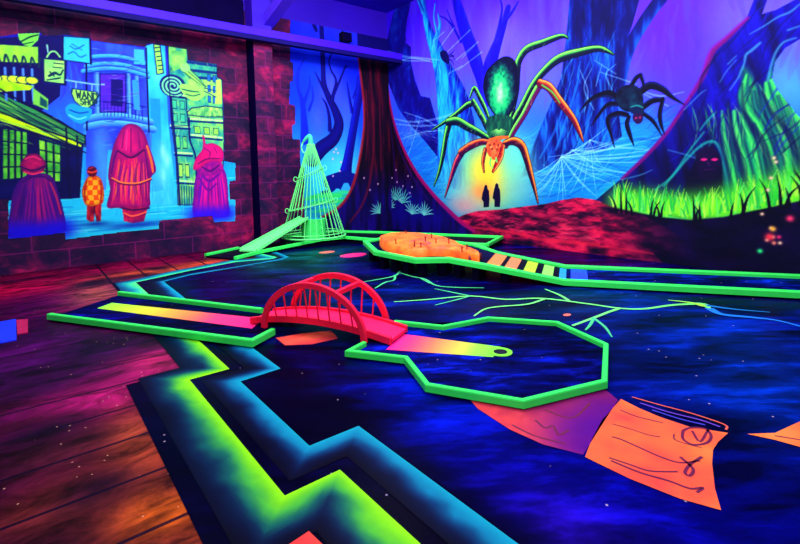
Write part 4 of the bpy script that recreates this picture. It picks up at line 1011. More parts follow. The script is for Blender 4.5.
p = robe([(-0.317,0.656),(-0.257,1.059),(-0.201,1.395),(-0.098,1.596),(0.041,1.695),(0.233,1.700),(0.356,1.618),(0.427,1.331),(0.482,0.988),(0.499,0.752),(0.436,0.650),(-0.014,0.625)], 'robed_figure', 'person in a purple cape and round brimmed hat, seen from behind', [(.2, vec(80, 4, 140)), (.5, vec(120, 8, 128)), (.8, vec(176, 20, 120))], 81, (50, 2, 120))
folds(p, [(-0.016,1.628),(0.258,1.638)], [(-0.253,0.650),(0.438,0.685)], 22, [(60, 2, 130), (190, 30, 120), (70, 6, 140), (150, 14, 140), (46, 2, 110)], .013)
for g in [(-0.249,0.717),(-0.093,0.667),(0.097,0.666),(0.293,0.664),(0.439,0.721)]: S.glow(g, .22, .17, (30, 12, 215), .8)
S.stroke([(0.310,1.549,0.0106),(0.382,1.298,0.0160),(0.438,0.973,0.0125)], (226, 60, 90), p, a=.7, clip=p); S.stroke([(-0.073,1.561,0.0137),(0.065,1.643,0.0156),(0.230,1.639,0.0140),(0.338,1.548,0.0124)], (66, 2, 110), p)
S.poly([(-0.085,1.851),(-0.040,1.953),(0.031,2.031),(0.141,2.048),(0.220,1.988),(0.270,1.866),(0.237,1.761),(0.150,1.702),(0.001,1.705),(-0.063,1.766)], lambda U, V, D: mixc(lerp([(.2, vec(150, 8, 96)), (.8, vec(220, 24, 110))], fbm(U * 2, V * 3, .3, 83, 4)), (80, 2, 90), (.8 * np.exp(-np.maximum(D, 0) / .05))[..., None]), p, curve=4, inner=True)
S.stroke([(-0.073,1.817,0.0154),(0.085,1.755,0.0173),(0.254,1.831,0.0158)], (70, 2, 96), p); S.stroke([(-0.013,1.953,0.0086),(0.097,1.996,0.0104),(0.204,1.936,0.0087)], (240, 60, 120), p); S.stroke([(-0.038,1.731,0.0103),(0.082,1.694,0.0138),(0.221,1.735,0.0105)], (240, 60, 110), p)
p = S.part('child_figure', 'child in an orange checked jacket, seen from behind')
S.poly([(0.833,1.128),(0.811,0.853),(0.862,0.793),(0.924,0.797),(0.941,0.973),(0.963,0.784),(1.034,0.797),(1.058,1.114)], lambda U, V: mixc((120, 4, 60), (220, 50, 60), np.clip(fbm(U * 6, V * 2, .2, 84, 3) * 1.6 - .3, 0, 1)[..., None]), p); S.stroke([(0.946,1.084,0.0111),(0.940,0.954,0.0093)], (50, 2, 60), p)
def checks(U, V, D):
    q = (((np.floor((U + .012 * np.sin(V * 20)) / .078) + np.floor(V / .092)) % 2) == 0)[..., None]
    c = np.where(q, vec(255, 186, 40), vec(244, 96, 24)); return mixc(c, (150, 30, 30), (.75 * np.exp(-np.maximum(D, 0) / .035))[..., None])
S.poly([(0.856,1.605),(0.936,1.649),(0.998,1.648),(1.073,1.581),(1.110,1.374),(1.092,1.168),(1.050,1.115),(0.970,1.082),(0.831,1.100),(0.782,1.186),(0.769,1.388)], checks, p, curve=4, inner=True)
S.stroke([(0.846,1.550,0.0110),(0.810,1.350,0.0128),(0.812,1.166,0.0110)], (170, 40, 30), p); S.stroke([(1.063,1.544,0.0112),(1.069,1.338,0.0131),(1.044,1.152,0.0112)], (180, 40, 30), p)
S.poly([(0.862,1.715),(0.881,1.797),(0.944,1.824),(1.005,1.786),(1.016,1.694),(0.966,1.630),(0.889,1.641)], (96, 4, 52), p, curve=3); S.stroke([(0.878,1.724,0.0147),(0.938,1.704,0.0148),(1.010,1.731,0.0130)], (236, 70, 60), p); S.stroke([(0.896,1.779,0.0074),(0.958,1.796,0.0074)], (220, 50, 90), p)
S.glow([(0.953,0.748)][0], .22, .05, (8, 50, 150), .8)
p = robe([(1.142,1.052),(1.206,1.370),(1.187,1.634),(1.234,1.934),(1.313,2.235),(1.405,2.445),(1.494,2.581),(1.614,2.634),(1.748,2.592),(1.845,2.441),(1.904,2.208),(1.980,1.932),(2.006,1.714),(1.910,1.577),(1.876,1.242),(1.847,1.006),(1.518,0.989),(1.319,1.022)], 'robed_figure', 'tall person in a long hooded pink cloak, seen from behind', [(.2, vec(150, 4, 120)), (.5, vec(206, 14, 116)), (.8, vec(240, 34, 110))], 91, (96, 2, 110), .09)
S.poly([(1.386,1.037),(1.406,0.766),(1.555,0.705),(1.746,0.727),(1.830,1.008)], lambda U, V: lerp([(.2, vec(130, 2, 90)), (.8, vec(226, 30, 90))], fbm(U * 3, V * 3, .3, 93, 4)), p)
folds(p, [(1.366,1.971),(1.840,1.972)], [(1.207,1.067),(1.848,1.026)], 30, [(110, 2, 116), (255, 110, 90), (130, 6, 140), (255, 60, 120), (90, 2, 100), (255, 130, 70)], .014, .75, .05)
for P in ([(1.249,1.576,0.0189),(1.408,1.485,0.0229),(1.677,1.467,0.0234),(1.909,1.548,0.0198)],): S.stroke(P, (110, 2, 90), p); S.stroke([(a_, b_ + .02, w_ * .6) for a_, b_, w_ in P], (255, 140, 70), p)
S.stroke([(1.393,2.199,0.0171),(1.308,1.971,0.0208),(1.246,1.689,0.0151)], (110, 2, 120), p); S.stroke([(1.869,2.207,0.0157),(1.927,1.932,0.0198),(1.951,1.695,0.0159)], (255, 120, 60), p); S.stroke([(1.830,2.128,0.0137),(1.852,1.854,0.0177),(1.859,1.618,0.0138)], (110, 2, 110), p)
S.stroke([(1.414,0.919,0.0134),(1.562,0.850,0.0155),(1.790,0.912,0.0138)], (255, 110, 80), p); S.stroke([(1.385,1.017,0.0172),(1.585,0.965,0.0194),(1.847,0.987,0.0178)], (80, 2, 90), p)
S.poly([(1.346,2.236),(1.423,2.465),(1.528,2.583),(1.630,2.606),(1.762,2.515),(1.840,2.324),(1.795,2.128),(1.584,2.010),(1.388,2.085)], lambda U, V, D: mixc(lerp([(.2, vec(190, 8, 120)), (.8, vec(250, 30, 130))], fbm(U * 2, V, .3, 95, 4)), (120, 2, 110), (.75 * np.exp(-np.maximum(D, 0) / .06))[..., None]), p, curve=4, inner=True)
for P in ([(1.610,2.548,0.0116),(1.588,2.087,0.0135)], [(1.489,2.467,0.0096),(1.441,2.162,0.0114)], [(1.726,2.475,0.0097),(1.745,2.166,0.0117)]): S.stroke(P, (120, 2, 110), p, a=.8)
S.stroke([(1.541,2.507,0.0096),(1.506,2.124,0.0115)], (255, 70, 150), p, a=.8); S.stroke([(1.372,2.104,0.0152),(1.583,1.981,0.0193),(1.813,2.128,0.0157)], (80, 2, 90), p)
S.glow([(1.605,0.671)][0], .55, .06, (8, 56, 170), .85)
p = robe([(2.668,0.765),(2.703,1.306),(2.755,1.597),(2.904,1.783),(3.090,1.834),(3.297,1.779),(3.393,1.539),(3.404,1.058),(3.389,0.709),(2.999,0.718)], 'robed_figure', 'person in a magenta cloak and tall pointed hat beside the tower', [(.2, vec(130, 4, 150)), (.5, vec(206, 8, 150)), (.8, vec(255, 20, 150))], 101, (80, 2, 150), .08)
folds(p, [(2.859,1.679),(3.292,1.671)], [(2.700,0.804),(3.381,0.775)], 18, [(120, 4, 170), (255, 40, 160), (80, 8, 190), (240, 14, 160), (90, 2, 140)], .015)
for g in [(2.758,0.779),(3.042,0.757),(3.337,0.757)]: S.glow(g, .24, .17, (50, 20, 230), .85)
for P in ([(2.839,1.679,0.0210),(3.013,1.485,0.0276),(3.227,1.629,0.0215)], [(2.813,1.554,0.0168),(2.984,1.295,0.0234),(3.154,1.416,0.0172)]): S.stroke(P, (120, 2, 150), p, clip=p)
S.poly([(2.779,1.680),(2.850,1.931),(3.058,2.036),(3.242,1.973),(3.315,1.714),(3.038,1.591)], lambda U, V: mixc((120, 2, 140), (220, 10, 150), fbm(U * 3, V * 3, .2, 105, 3)[..., None]), p, curve=3); S.stroke([(2.864,1.805,0.0168),(3.043,1.697,0.0213),(3.235,1.822,0.0172)], (90, 2, 120), p)
S.poly([(2.703,1.744),(2.772,1.972),(2.900,2.140),(2.926,2.288),(2.920,2.455),(2.969,2.414),(2.986,2.268),(3.110,2.291),(3.274,2.220),(3.342,2.081),(3.302,1.887),(3.114,1.909),(2.947,1.836),(2.801,1.732)], lambda U, V, D: mixc(lerp([(.2, vec(220, 4, 120)), (.8, vec(255, 30, 140))], fbm(U * 2, V * 2, .3, 103, 4)), (150, 2, 110), (.7 * np.exp(-np.maximum(D, 0) / .05))[..., None]), p, curve=3, inner=True)
S.stroke([(2.806,1.847,0.0126),(2.992,1.951,0.0169),(3.263,1.962,0.0129)], (130, 2, 110), p); S.stroke([(2.942,2.183,0.0127),(3.061,2.100,0.0149),(3.034,1.973,0.0106)], (140, 2, 120), p); S.stroke([(3.148,2.207,0.0107),(3.205,2.080,0.0129)], (140, 2, 120), p)
sm = empty('street_mural', (1.2, YL - .006, 0), 'mural of a blue shop street with robed people on the red brick left wall', 'mural')
S.meshes(to_left, sm, 'street_background', M['mural'], inpoly(S.U, S.V, OUT))

# ---- forest mural: its part on the left wall, and the whole back wall
A = Canvas(4.86, XB - .002, 0.0, 5.22, .014)
B = Canvas(0.0, 10.6, 0.0, CEIL, .0115)
fl_ = empty('forest_mural', (6.4, YL - .006, 0), 'blue bare forest mural on the left wall between the bricks and the corner', 'mural')
fm = empty('forest_mural', (XB - .006, 6.0, 0), 'glowing forest mural with giant spiders and a root tree across the back wall', 'mural')
AO = [(5.075,6.605),(4.979,4.232),(5.055,4.219),(5.038,3.795),(4.960,3.764),(4.914,3.246),(5.067,3.209),(5.049,2.783),(4.970,2.732),(4.958,2.424),(5.165,2.406),(5.140,1.782),(5.244,1.733),(5.183,0.180),(5.166,-0.259)] + [(XB, 0), (XB, 5.22), (4.9, 5.22)]
na = fbm(A.U * 1.3, A.V * .6, .9, 4, 4)
A.c = lerp([(0, vec(14, 120, 150)), (.2, vec(30, 180, 215)), (.36, vec(40, 150, 240)), (.55, vec(10, 70, 240)), (.8, vec(14, 40, 225)), (1, vec(50, 60, 240))], np.clip(A.V / 5.2 + (na - .5) * .3, 0, 1))
for x, y, r, c, a in ((330, 90, .5, (70, 70, 255), .6), (312, 70, .4, (10, 80, 255), .6), (345, 130, .5, (30, 120, 250), .5), (340, 172, .55, (60, 210, 235), .8), (318, 190, .5, (30, 200, 210), .7)): pass
for g, r, c, a in zip([(6.038,3.675),(5.552,4.113),(6.438,2.565),(6.253,1.618),(5.609,1.308)], (.5, .4, .5, .6, .5), ((74, 64, 255), (8, 84, 255), (40, 140, 250), (90, 225, 250), (60, 220, 235)), (.6, .6, .7, .95, .9)): A.glow(g, r, r * 1.2, c, a)
for g in [(6.068,3.727),(6.520,3.157),(5.670,2.909)]: A.glow(g, .3, .55, (104, 116, 255), .55)
TB = [(-1, vec(10, 6, 120)), (0, vec(18, 14, 160)), (.6, vec(16, 40, 200)), (1, vec(12, 14, 150))]
TD = [(-1, vec(8, 2, 96)), (0, vec(16, 6, 140)), (1, vec(8, 4, 110))]
p = A.part('forest_tree', 'thin bare blue tree'); 
for P in ([(5.298,2.409,0.1211),(5.290,2.890,0.0870),(5.256,3.366,0.0625),(5.162,3.643,0.0382),(5.205,4.072,0.0263),(5.375,4.378,0.0169)], [(5.276,3.224,0.0482),(5.395,3.520,0.0339),(5.485,3.769,0.0243),(5.465,3.959,0.0146)], [(5.208,3.505,0.0240),(5.117,3.827,0.0167),(5.182,4.164,0.0119)], [(5.433,3.138,0.0365),(5.553,3.437,0.0244),(5.537,3.726,0.0146)]): A.stroke(P, (14, 44, 200), p)
p = A.part('forest_tree', 'bare indigo tree with forked branches')
for P in ([(5.469,1.974,0.2205),(5.756,2.222,0.1864),(6.109,2.479,0.1644),(6.269,2.839,0.1426),(6.164,3.186,0.1164),(6.002,3.473,0.0902),(5.872,3.807,0.0745),(5.861,4.247,0.0644),(5.857,4.881,0.0642),(5.848,5.364,0.0542)], [(6.053,3.328,0.0653),(6.152,3.635,0.0454),(6.221,3.942,0.0329),(6.085,4.176,0.0251),(6.037,4.417,0.0200),(6.191,4.685,0.0151)], [(6.150,3.585,0.0404),(6.339,3.954,0.0305),(6.468,4.220,0.0230),(6.534,4.380,0.0103)], [(5.893,3.612,0.0448),(5.762,3.845,0.0296),(5.633,4.074,0.0147)], [(6.470,4.271,0.0205),(6.623,4.340,0.0103)], [(6.000,2.676,0.0603),(5.986,3.050,0.0451),(5.910,3.318,0.0324),(5.803,3.457,0.0124)], [(5.699,5.097,0.0489),(5.599,5.319,0.0583),(5.500,5.538,0.0628)]): A.stroke(P, TD, p)
p = A.part('forest_tree', 'leaning blue tree')
for P in ([(6.363,1.358,0.2319),(6.470,1.794,0.1551),(6.577,2.234,0.1298),(6.722,2.833,0.1200),(6.868,3.439,0.1206),(6.983,4.021,0.1315)], [(6.672,3.167,0.0520),(6.596,3.598,0.0362),(6.547,3.925,0.0154)], [(6.716,3.531,0.0260),(6.852,3.852,0.0157)]): A.stroke(P, TB, p)
p = A.part('forest_roots', 'arched dark roots')
for P in ([(5.951,1.371,0.1765),(6.395,1.409,0.2322),(6.791,1.266,0.2371)], [(5.713,1.105,0.0399),(6.001,1.167,0.0557),(6.215,1.388,0.0562),(6.397,1.460,0.0516),(6.575,1.325,0.0573),(6.752,1.056,0.0632),(7.037,0.990,0.0801)]): A.stroke(P, (12, 26, 140), p)
A.poly([(6.267,1.182),(6.362,1.332),(6.484,1.329),(6.570,1.169),(6.599,1.116),(6.234,1.106)], (60, 180, 235), None)
for k in range(26): 
    u = 5.0 + rnd.random() * 1.9; v = .62 + rnd.random() * .5
    A.stroke([(u, v, .02), (u + .25, v + .02, .05), (u + .5, v, .02)], rnd.choice([(40, 220, 120), (20, 160, 150), (60, 235, 130), (20, 120, 170)]), None, a=.5)
for P in ([(5.378,1.022,0.0343),(5.796,1.051,0.0601),(6.231,1.004,0.0512)], [(5.427,0.872,0.0393),(5.933,0.892,0.0656),(6.376,0.867,0.0413)]): A.stroke(P, (60, 235, 120), None, a=.8)

def BK(u): return u
nb = fbm(B.U * .9, B.V * .5, 1.3, 7, 5); nb2 = fbm(B.U * 1.6, B.V * .35, 1.0, 17, 4)
B.c = lerp([(0, vec(10, 120, 190)), (.22, vec(14, 130, 215)), (.42, vec(40, 120, 245)), (.56, vec(84, 100, 255)), (.72, vec(96, 66, 250)), (1, vec(80, 20, 235))], np.clip(B.V / 5.4 + (nb - .5) * .22, 0, 1))
B.c = mixc(B.c, vec(110, 110, 255), (np.clip((nb2 - .5) * 3, 0, 1) * np.clip((B.V - 2.2) / 1.2, 0, 1) * .6)[..., None])
for g, ru, rv, c, a in zip([(0.361,5.642),(2.073,4.713),(3.880,4.287),(4.378,3.573),(7.476,3.144),(7.121,3.832),(8.103,3.500),(7.612,2.823),(6.744,1.831),(5.265,1.154),(6.412,1.168),(2.479,1.119),(2.990,2.487),(8.664,2.579),(8.703,3.409),(0.479,3.240)],
        (.5, .5, .6, .5, .7, .6, .45, .5, .8, .8, .8, .6, .8, .4, .4, .5), (.8, .7, .8, .7, 1.2, .8, .8, .7, .5, .5, .5, .6, .8, .5, .5, .9),
        ((60, 10, 235), (100, 90, 255), (120, 110, 255), (116, 110, 255), (104, 50, 255), (100, 30, 250), (124, 110, 255), (90, 70, 255), (30, 170, 230), (16, 140, 220), (24, 160, 225), (60, 190, 225), (20, 130, 235), (90, 190, 255), (130, 120, 255), (30, 100, 245)),
        (.8, .6, .7, .6, .9, .8, .8, .6, .8, .7, .7, .7, .6, .8, .8, .7)): B.glow(g, ru, rv, c, a)
def bark(c0, c1, c2, seed, fu=5, fv=.8): 
    return lambda Q, T, U, V: lerp([(0, vec(*c0)), (.45, vec(*c1)), (.75, vec(*c2)), (1, vec(*c2))], np.clip(fbm(U * fu, V * fv, .5, seed, 4) * .9 + Q * .28, 0, 1))
B.hatch((.3, 7.0, .9, 2.3), 420, .55, .014, .25, [(20, 160, 215), (10, 90, 190), (60, 200, 235), (8, 70, 180)], .35, jit=.5)
B.hatch((.3, 9.8, 2.3, 5.6), 260, .8, .05, 1.5, [(110, 100, 255), (80, 40, 240), (90, 80, 255), (120, 70, 250)], .16, jit=.25)
# far trees
p = B.part('forest_tree', 'dark indigo tree next to the corner')
B.poly([(-0.176,4.641),(-0.013,5.203),(0.234,5.729),(0.556,6.211),(0.716,7.079),(1.343,6.850),(1.081,6.050),(0.860,5.508),(0.758,4.971),(0.995,4.789),(0.981,4.410),(1.122,3.926),(1.340,3.488),(1.675,3.391),(1.809,3.031),(2.009,2.573),(2.203,2.078),(2.395,1.688),(1.987,1.846),(1.417,2.373),(0.802,2.888),(0.395,3.304),(0.150,3.767),(-0.101,4.243)], lambda U, V: lerp([(0, vec(8, 2, 90)), (.5, vec(20, 6, 150)), (.8, vec(20, 60, 190)), (1, vec(30, 100, 210))], fbm(U * 2.5, V * 1.2, .4, 22, 5)), p)
for P in ([(0.760,5.022,0.0523),(0.650,5.410,0.0421),(0.908,5.698,0.0336),(0.758,6.047,0.0260)], [(0.415,3.781,0.0215),(0.689,4.260,0.0211),(0.939,4.367,0.0207)]): B.stroke(P, (16, 4, 140), p)
p = B.part('forest_tree', 'tree with cyan lit bark')
B.stroke([(1.208,7.390,0.0377),(1.464,5.981,0.0795),(1.559,5.467,0.0891),(1.690,4.996,0.1328),(1.927,4.508,0.2085),(2.122,4.040,0.2756),(2.312,3.536,0.4030),(2.465,3.047,0.5170),(2.548,2.479,0.6091),(2.596,1.823,0.7025)], lambda Q, T, U, V: lerp([(0, vec(14, 4, 140)), (.28, vec(14, 60, 200)), (.5, vec(26, 150, 225)), (.75, vec(40, 190, 235)), (1, vec(16, 90, 215))], np.clip(.5 - Q * .38 + (fbm(U * 4, V * .9, .5, 33, 5) - .5) * 1.1, 0, 1)), p)
for P in ([(1.856,4.524,0.1023),(1.972,4.831,0.0820),(2.083,5.063,0.0478),(2.022,5.339,0.0192)], [(1.486,5.536,0.0547),(1.381,5.762,0.0500),(1.238,6.052,0.0404)], [(1.975,4.926,0.0338),(1.880,5.283,0.0242),(1.925,5.602,0.0193)]): B.stroke(P, bark((20, 30, 180), (30, 130, 220), (60, 190, 240), 35), p)
B.hatch((1.0, 3.4, 1.0, 4.9), 330, .34, .012, 1.45, [(60, 205, 240), (12, 30, 150), (14, 100, 200), (30, 160, 220)], .5, clip=p, jit=.3)
p = B.part('forest_tree', 'deep blue tree behind the webs')
B.stroke([(2.162,7.698,0.0940),(2.599,5.630,0.1150),(2.744,5.138,0.1482),(2.919,4.647,0.1692),(3.148,4.109,0.1779),(3.313,3.641,0.1431),(3.419,3.189,0.0875)], bark((18, 2, 170), (28, 4, 205), (30, 40, 220), 37), p)
for P in ([(2.089,5.273,0.0143),(2.290,5.149,0.0188),(2.515,4.906,0.0279),(2.760,4.506,0.0320)], [(2.329,5.346,0.0117),(2.454,5.082,0.0163),(2.578,4.867,0.0162)]): B.stroke(P, (22, 4, 170), p)
p = B.part('forest_tree', 'blue tree with raised forked branches behind the spider')
for P in ([(3.475,3.138,0.1962),(3.568,3.596,0.2051),(3.629,3.882,0.1824),(3.799,4.223,0.1268),(3.964,4.555,0.0916),(4.098,4.884,0.0699)], [(3.802,4.389,0.0549),(3.887,4.657,0.0377),(3.944,4.928,0.0250),(3.895,5.147,0.0167)], [(3.991,4.629,0.0498),(4.198,4.775,0.0367),(4.349,4.930,0.0201)]): B.stroke(P, bark((20, 2, 180), (30, 6, 215), (40, 40, 240), 39), p)
p = B.part('forest_tree', 'huge dark blue trunk behind the spider legs')
B.poly([(5.664,6.145),(5.498,4.732),(5.411,3.927),(5.303,3.252),(5.041,2.728),(4.741,2.176),(4.547,1.750),(4.347,1.389),(4.940,1.579),(5.478,1.807),(5.910,1.841),(6.168,1.863),(6.447,2.083),(6.362,2.699),(6.397,3.130),(6.465,3.514),(6.613,3.871),(6.756,4.342),(6.892,5.600)], lambda U, V: lerp([(0, vec(4, 2, 76)), (.4, vec(6, 10, 110)), (.62, vec(10, 50, 165)), (.85, vec(20, 120, 215)), (1, vec(40, 160, 235))], np.clip(fbm(U * 3.0, V * .8, .5, 44, 5) * 1.15 + (3.0 - V) * .05 - .07, 0, 1)), p)
B.hatch((3.6, 6.3, 1.0, 3.6), 420, .42, .013, 1.4, [(30, 140, 225), (4, 4, 80), (14, 70, 180), (50, 180, 240), (4, 10, 96)], .42, clip=p, jit=.35)
B.hatch((3.6, 6.3, 3.4, 5.4), 160, .5, .02, 1.5, [(8, 20, 130), (4, 2, 70), (14, 60, 160)], .45, clip=p, jit=.2)
B.stroke([(7.749,5.079,0.0865),(7.412,4.639,0.0977),(7.104,4.234,0.1091),(6.926,4.040,0.1034),(6.741,3.806,0.1056),(6.580,3.554,0.1075),(6.481,3.247,0.0921),(6.414,2.826,0.0676)], bark((6, 2, 90), (8, 24, 130), (16, 90, 200), 46), p)
for P in ([(5.185,1.916,0.0191),(5.400,2.461,0.0261),(5.627,3.088,0.0182),(5.688,3.471,0.0108)], [(6.022,2.046,0.0176),(6.097,2.562,0.0244),(6.062,3.086,0.0175)], [(4.829,1.778,0.0197),(5.189,2.332,0.0266),(5.404,2.904,0.0149)], [(5.777,1.920,0.0217),(5.836,2.416,0.0287),(5.914,2.831,0.0177)]): B.stroke(P, (26, 130, 225), None, a=.55)
# webs
def web(lines, a=.55, c=(150, 225, 255)):
    for P in lines: B.stroke(P, c, None, .9, a, 4)
W = []
for k in range(30):
    t = k / 29; q0 = [(5.519,1.898),(5.312,1.796),(5.873,2.057)][k % 3]
    ang = -2.9 + 3.3 * rnd.random(); r = .7 + rnd.random() * 1.2
    W.append([(*q0, .006), (q0[0] + r * .5 * math.cos(ang), q0[1] + r * .32 * math.sin(ang) - .06, .009), (q0[0] + r * math.cos(ang), q0[1] + r * .55 * math.sin(ang), .004)])
web(W, .5)
cw = [(5.291,1.778)][0]
for x, y in ((520, 178), (530, 190), (548, 198), (566, 195), (590, 190), (612, 182), (630, 172), (652, 160), (668, 152), (680, 142), (624, 140), (606, 128)): pass
for q in [(4.347,1.348),(4.587,1.105),(5.002,0.994),(5.390,1.042),(5.869,1.125),(6.273,1.270),(6.615,1.438),(6.933,1.628),(7.173,1.761),(7.289,1.864),(6.481,2.047),(6.168,2.243),(6.744,1.733),(6.056,0.986)]:
    web([[(*cw, .006), ((cw[0] + q[0]) / 2, (cw[1] + q[1]) / 2 - .05, .009), (*q, .004)]], .62)
for r_ in (.3, .45, .6): web([[(cw[0] + r_ * 1.6 * math.cos(t), cw[1] + r_ * math.sin(t) * .8, .006) for t in np.linspace(-2.6, .2, 9)]], .4)
for P in ([(-0.115,4.956,0.0138),(0.620,4.638,0.0264),(1.258,4.455,0.0304),(2.059,4.242,0.0120)], [(-0.166,4.857,0.0139),(0.532,4.552,0.0213),(1.704,4.290,0.0123)], [(0.002,4.497,0.0110),(0.945,4.519,0.0155),(1.775,4.251,0.0098)], [(0.121,3.066,0.0137),(0.964,2.872,0.0260),(2.018,2.862,0.0243),(2.690,2.973,0.0116)], [(0.291,2.885,0.0136),(1.276,2.739,0.0204),(2.220,2.697,0.0120)], [(0.360,2.448,0.0108),(1.424,2.574,0.0202),(2.418,2.537,0.0118)], [(0.646,3.167,0.0106),(1.656,2.802,0.0199),(2.345,2.307,0.0119)], [(0.321,1.473,0.0136),(0.856,2.151,0.0184),(1.283,2.941,0.0127)],
          [(1.791,4.731,0.0098),(2.214,4.866,0.0142)], [(1.996,4.493,0.0097),(2.546,4.875,0.0162)], [(2.199,4.331,0.0095),(3.042,4.705,0.0134)], [(2.591,4.134,0.0093),(3.271,4.387,0.0132)], [(2.649,3.895,0.0092),(3.382,4.147,0.0131)], [(2.782,4.141,0.0091),(3.152,4.327,0.0111)], [(2.321,3.863,0.0095),(2.778,3.961,0.0114)], [(6.063,3.224,0.0070),(6.380,3.066,0.0102),(6.678,2.916,0.0082)], [(5.953,3.453,0.0070),(6.345,3.139,0.0085)], [(6.646,2.856,0.0083),(7.051,2.667,0.0127),(7.397,2.678,0.0061)], [(6.743,2.777,0.0082),(7.170,2.495,0.0094)], [(6.276,2.881,0.0086),(6.170,3.170,0.0104),(6.346,3.306,0.0068)], [(5.687,3.329,0.0090),(5.839,2.912,0.0143),(5.760,2.567,0.0090)], [(5.916,3.321,0.0071),(5.763,2.995,0.0126),(5.950,2.580,0.0089)], [(6.099,3.355,0.0069),(5.989,2.994,0.0106)]): web([P], .42)
for k in range(40):
    q = [(1.086,2.911)][0]; a = rnd.random() * 3.0; web([[(q[0] + rnd.random() * .6 - .3, q[1] + rnd.random() * .7 - .5, .005), (q[0] + .9 * math.cos(a), q[1] - .2 - .5 * rnd.random(), .006)]], .3)
# glow behind the two walkers
for g, ru, rv, c, a in zip([(3.266,1.441),(3.828,1.350),(2.955,0.987),(3.505,1.789),(3.553,1.395),(4.151,1.765),(4.344,1.142),(2.761,0.750),(3.443,1.572),(3.318,1.084)], (.95, .7, .6, .6, .55, .4, .5, .55, .35, .34), (.75, .7, .4, .4, .5, .5, .35, .25, .3, .2), ((120, 230, 190), (150, 235, 150), (170, 220, 200), (190, 235, 120), (255, 214, 60), (110, 230, 200), (120, 190, 200), (230, 150, 150), (255, 222, 70), (255, 150, 80)), (.9, .8, .8, .8, .95, .8, .5, .7, .9, .8)): B.glow(g, ru, rv, c, a)
# ground
p = B.part('red_earth', 'crimson painted earth ridge')
GR = [(-0.608,-0.666),(0.254,-0.179),(1.576,0.297),(2.360,0.397),(2.820,0.566),(3.190,0.654),(3.817,0.716),(4.339,0.791),(4.933,0.875),(5.305,0.964),(5.634,1.020),(6.000,0.985),(6.273,0.906),(6.746,0.807),(7.208,0.672),(7.628,0.639),(8.133,0.705),(8.583,0.818),(9.264,1.007),(9.290,-0.414),(6.051,-0.627),(-0.625,-1.020)]
def earth(U, V):
    n = fbm(U * 1.2, V * 3.2, .35, 55, 5); k = np.clip((U - 1.2) / 1.0, 0, 1); r = np.clip((U - 6.3) / 1.2, 0, 1)
    c = lerp([(.25, vec(30, 2, 50)), (.45, vec(110, 6, 66)), (.62, vec(205, 20, 84)), (.8, vec(240, 50, 96))], n)
    c = mixc(lerp([(.3, vec(70, 2, 110)), (.7, vec(150, 4, 150))], n), c, k[..., None])
    return mixc(c, lerp([(.3, vec(6, 2, 46)), (.75, vec(26, 4, 74))], n), r[..., None])
B.poly(GR, earth, p)
for k in range(70):
    u = 3.0 + rnd.random() * 3.6; v = .15 + rnd.random() * .55; 
    B.glow((u, v), .10 + .1 * rnd.random(), .03 + .03 * rnd.random(), rnd.choice([(230, 30, 90), (40, 2, 50), (60, 2, 60), (245, 70, 110)]), .5)
B.hatch((2.4, 7.4, .15, 1.1), 420, .2, .016, .05, [(255, 50, 110), (230, 20, 90), (30, 2, 46), (60, 2, 56), (250, 90, 120), (20, 2, 40)], .38, clip=p, jit=.3)
B.stroke([(2.621,0.272,0.0235),(4.075,0.251,0.0338),(4.926,0.164,0.0394),(6.054,0.184,0.0356),(7.060,0.144,0.0258),(8.018,0.084,0.0174),(8.699,0.086,0.0107)], (236, 40, 80), p, 3, .7)
# great root tree on the right
p = B.part('root_tree', 'great tree with flowing green roots and a hollow')
OT = [(8.633,4.701),(8.293,3.893),(8.173,3.550),(7.950,3.372),(7.764,3.230),(7.651,2.904),(7.480,2.606),(7.328,2.383),(7.172,2.121),(6.839,1.745),(6.447,1.373),(5.982,0.984),(6.273,0.888),(6.904,0.815),(7.492,0.722),(7.937,0.794),(8.385,0.930),(9.079,1.101),(9.435,1.170),(9.442,1.685),(9.158,1.923),(8.892,2.047),(8.772,2.136),(8.657,2.332),(8.539,2.533),(8.472,2.703),(8.502,2.910),(8.605,3.072),(8.757,3.153),(9.044,3.219),(9.479,3.201),(9.469,3.708),(9.035,3.734),(8.749,3.687),(8.503,3.593),(8.352,3.582),(8.436,3.848),(8.852,4.608)]
def treec(U, V, D):
    w = fbm(U * 3.2 + V * .7, V * .7, .45, 66, 5)
    base = lerp([(.2, vec(8, 2, 90)), (.5, vec(18, 4, 160)), (.75, vec(30, 14, 205))], w)
    lowd = lerp([(.2, vec(4, 2, 60)), (.6, vec(10, 6, 110)), (.8, vec(16, 20, 130))], w)
    c = mixc(lowd, base, np.clip((V - 1.4) / 1.2, 0, 1)[..., None])
    return c
B.poly(OT, treec, p, inner=True)
B.stroke([(8.195,3.572,0.0221),(7.950,3.358,0.0371),(7.765,3.201,0.0438),(7.651,2.875,0.0385),(7.480,2.591,0.0303),(7.172,2.105,0.0314),(6.839,1.729,0.0326),(6.447,1.356,0.0272)], (150, 4, 130), p, 3, .8)
B.stroke([(8.157,2.868,0.0419),(8.253,2.495,0.1247),(8.327,2.020,0.2757),(8.401,1.468,0.4939),(8.453,0.851,0.6577)], lambda Q, T, U, V: lerp([(.1, vec(6, 20, 96)), (.4, vec(10, 90, 110)), (.62, vec(30, 170, 110)), (.85, vec(80, 235, 100))], np.clip(fbm(U * 4.5 + V * .6, V * .5, .4, 67, 5) * 1.2 - .05, 0, 1)), p, 8, .9, clip=p)
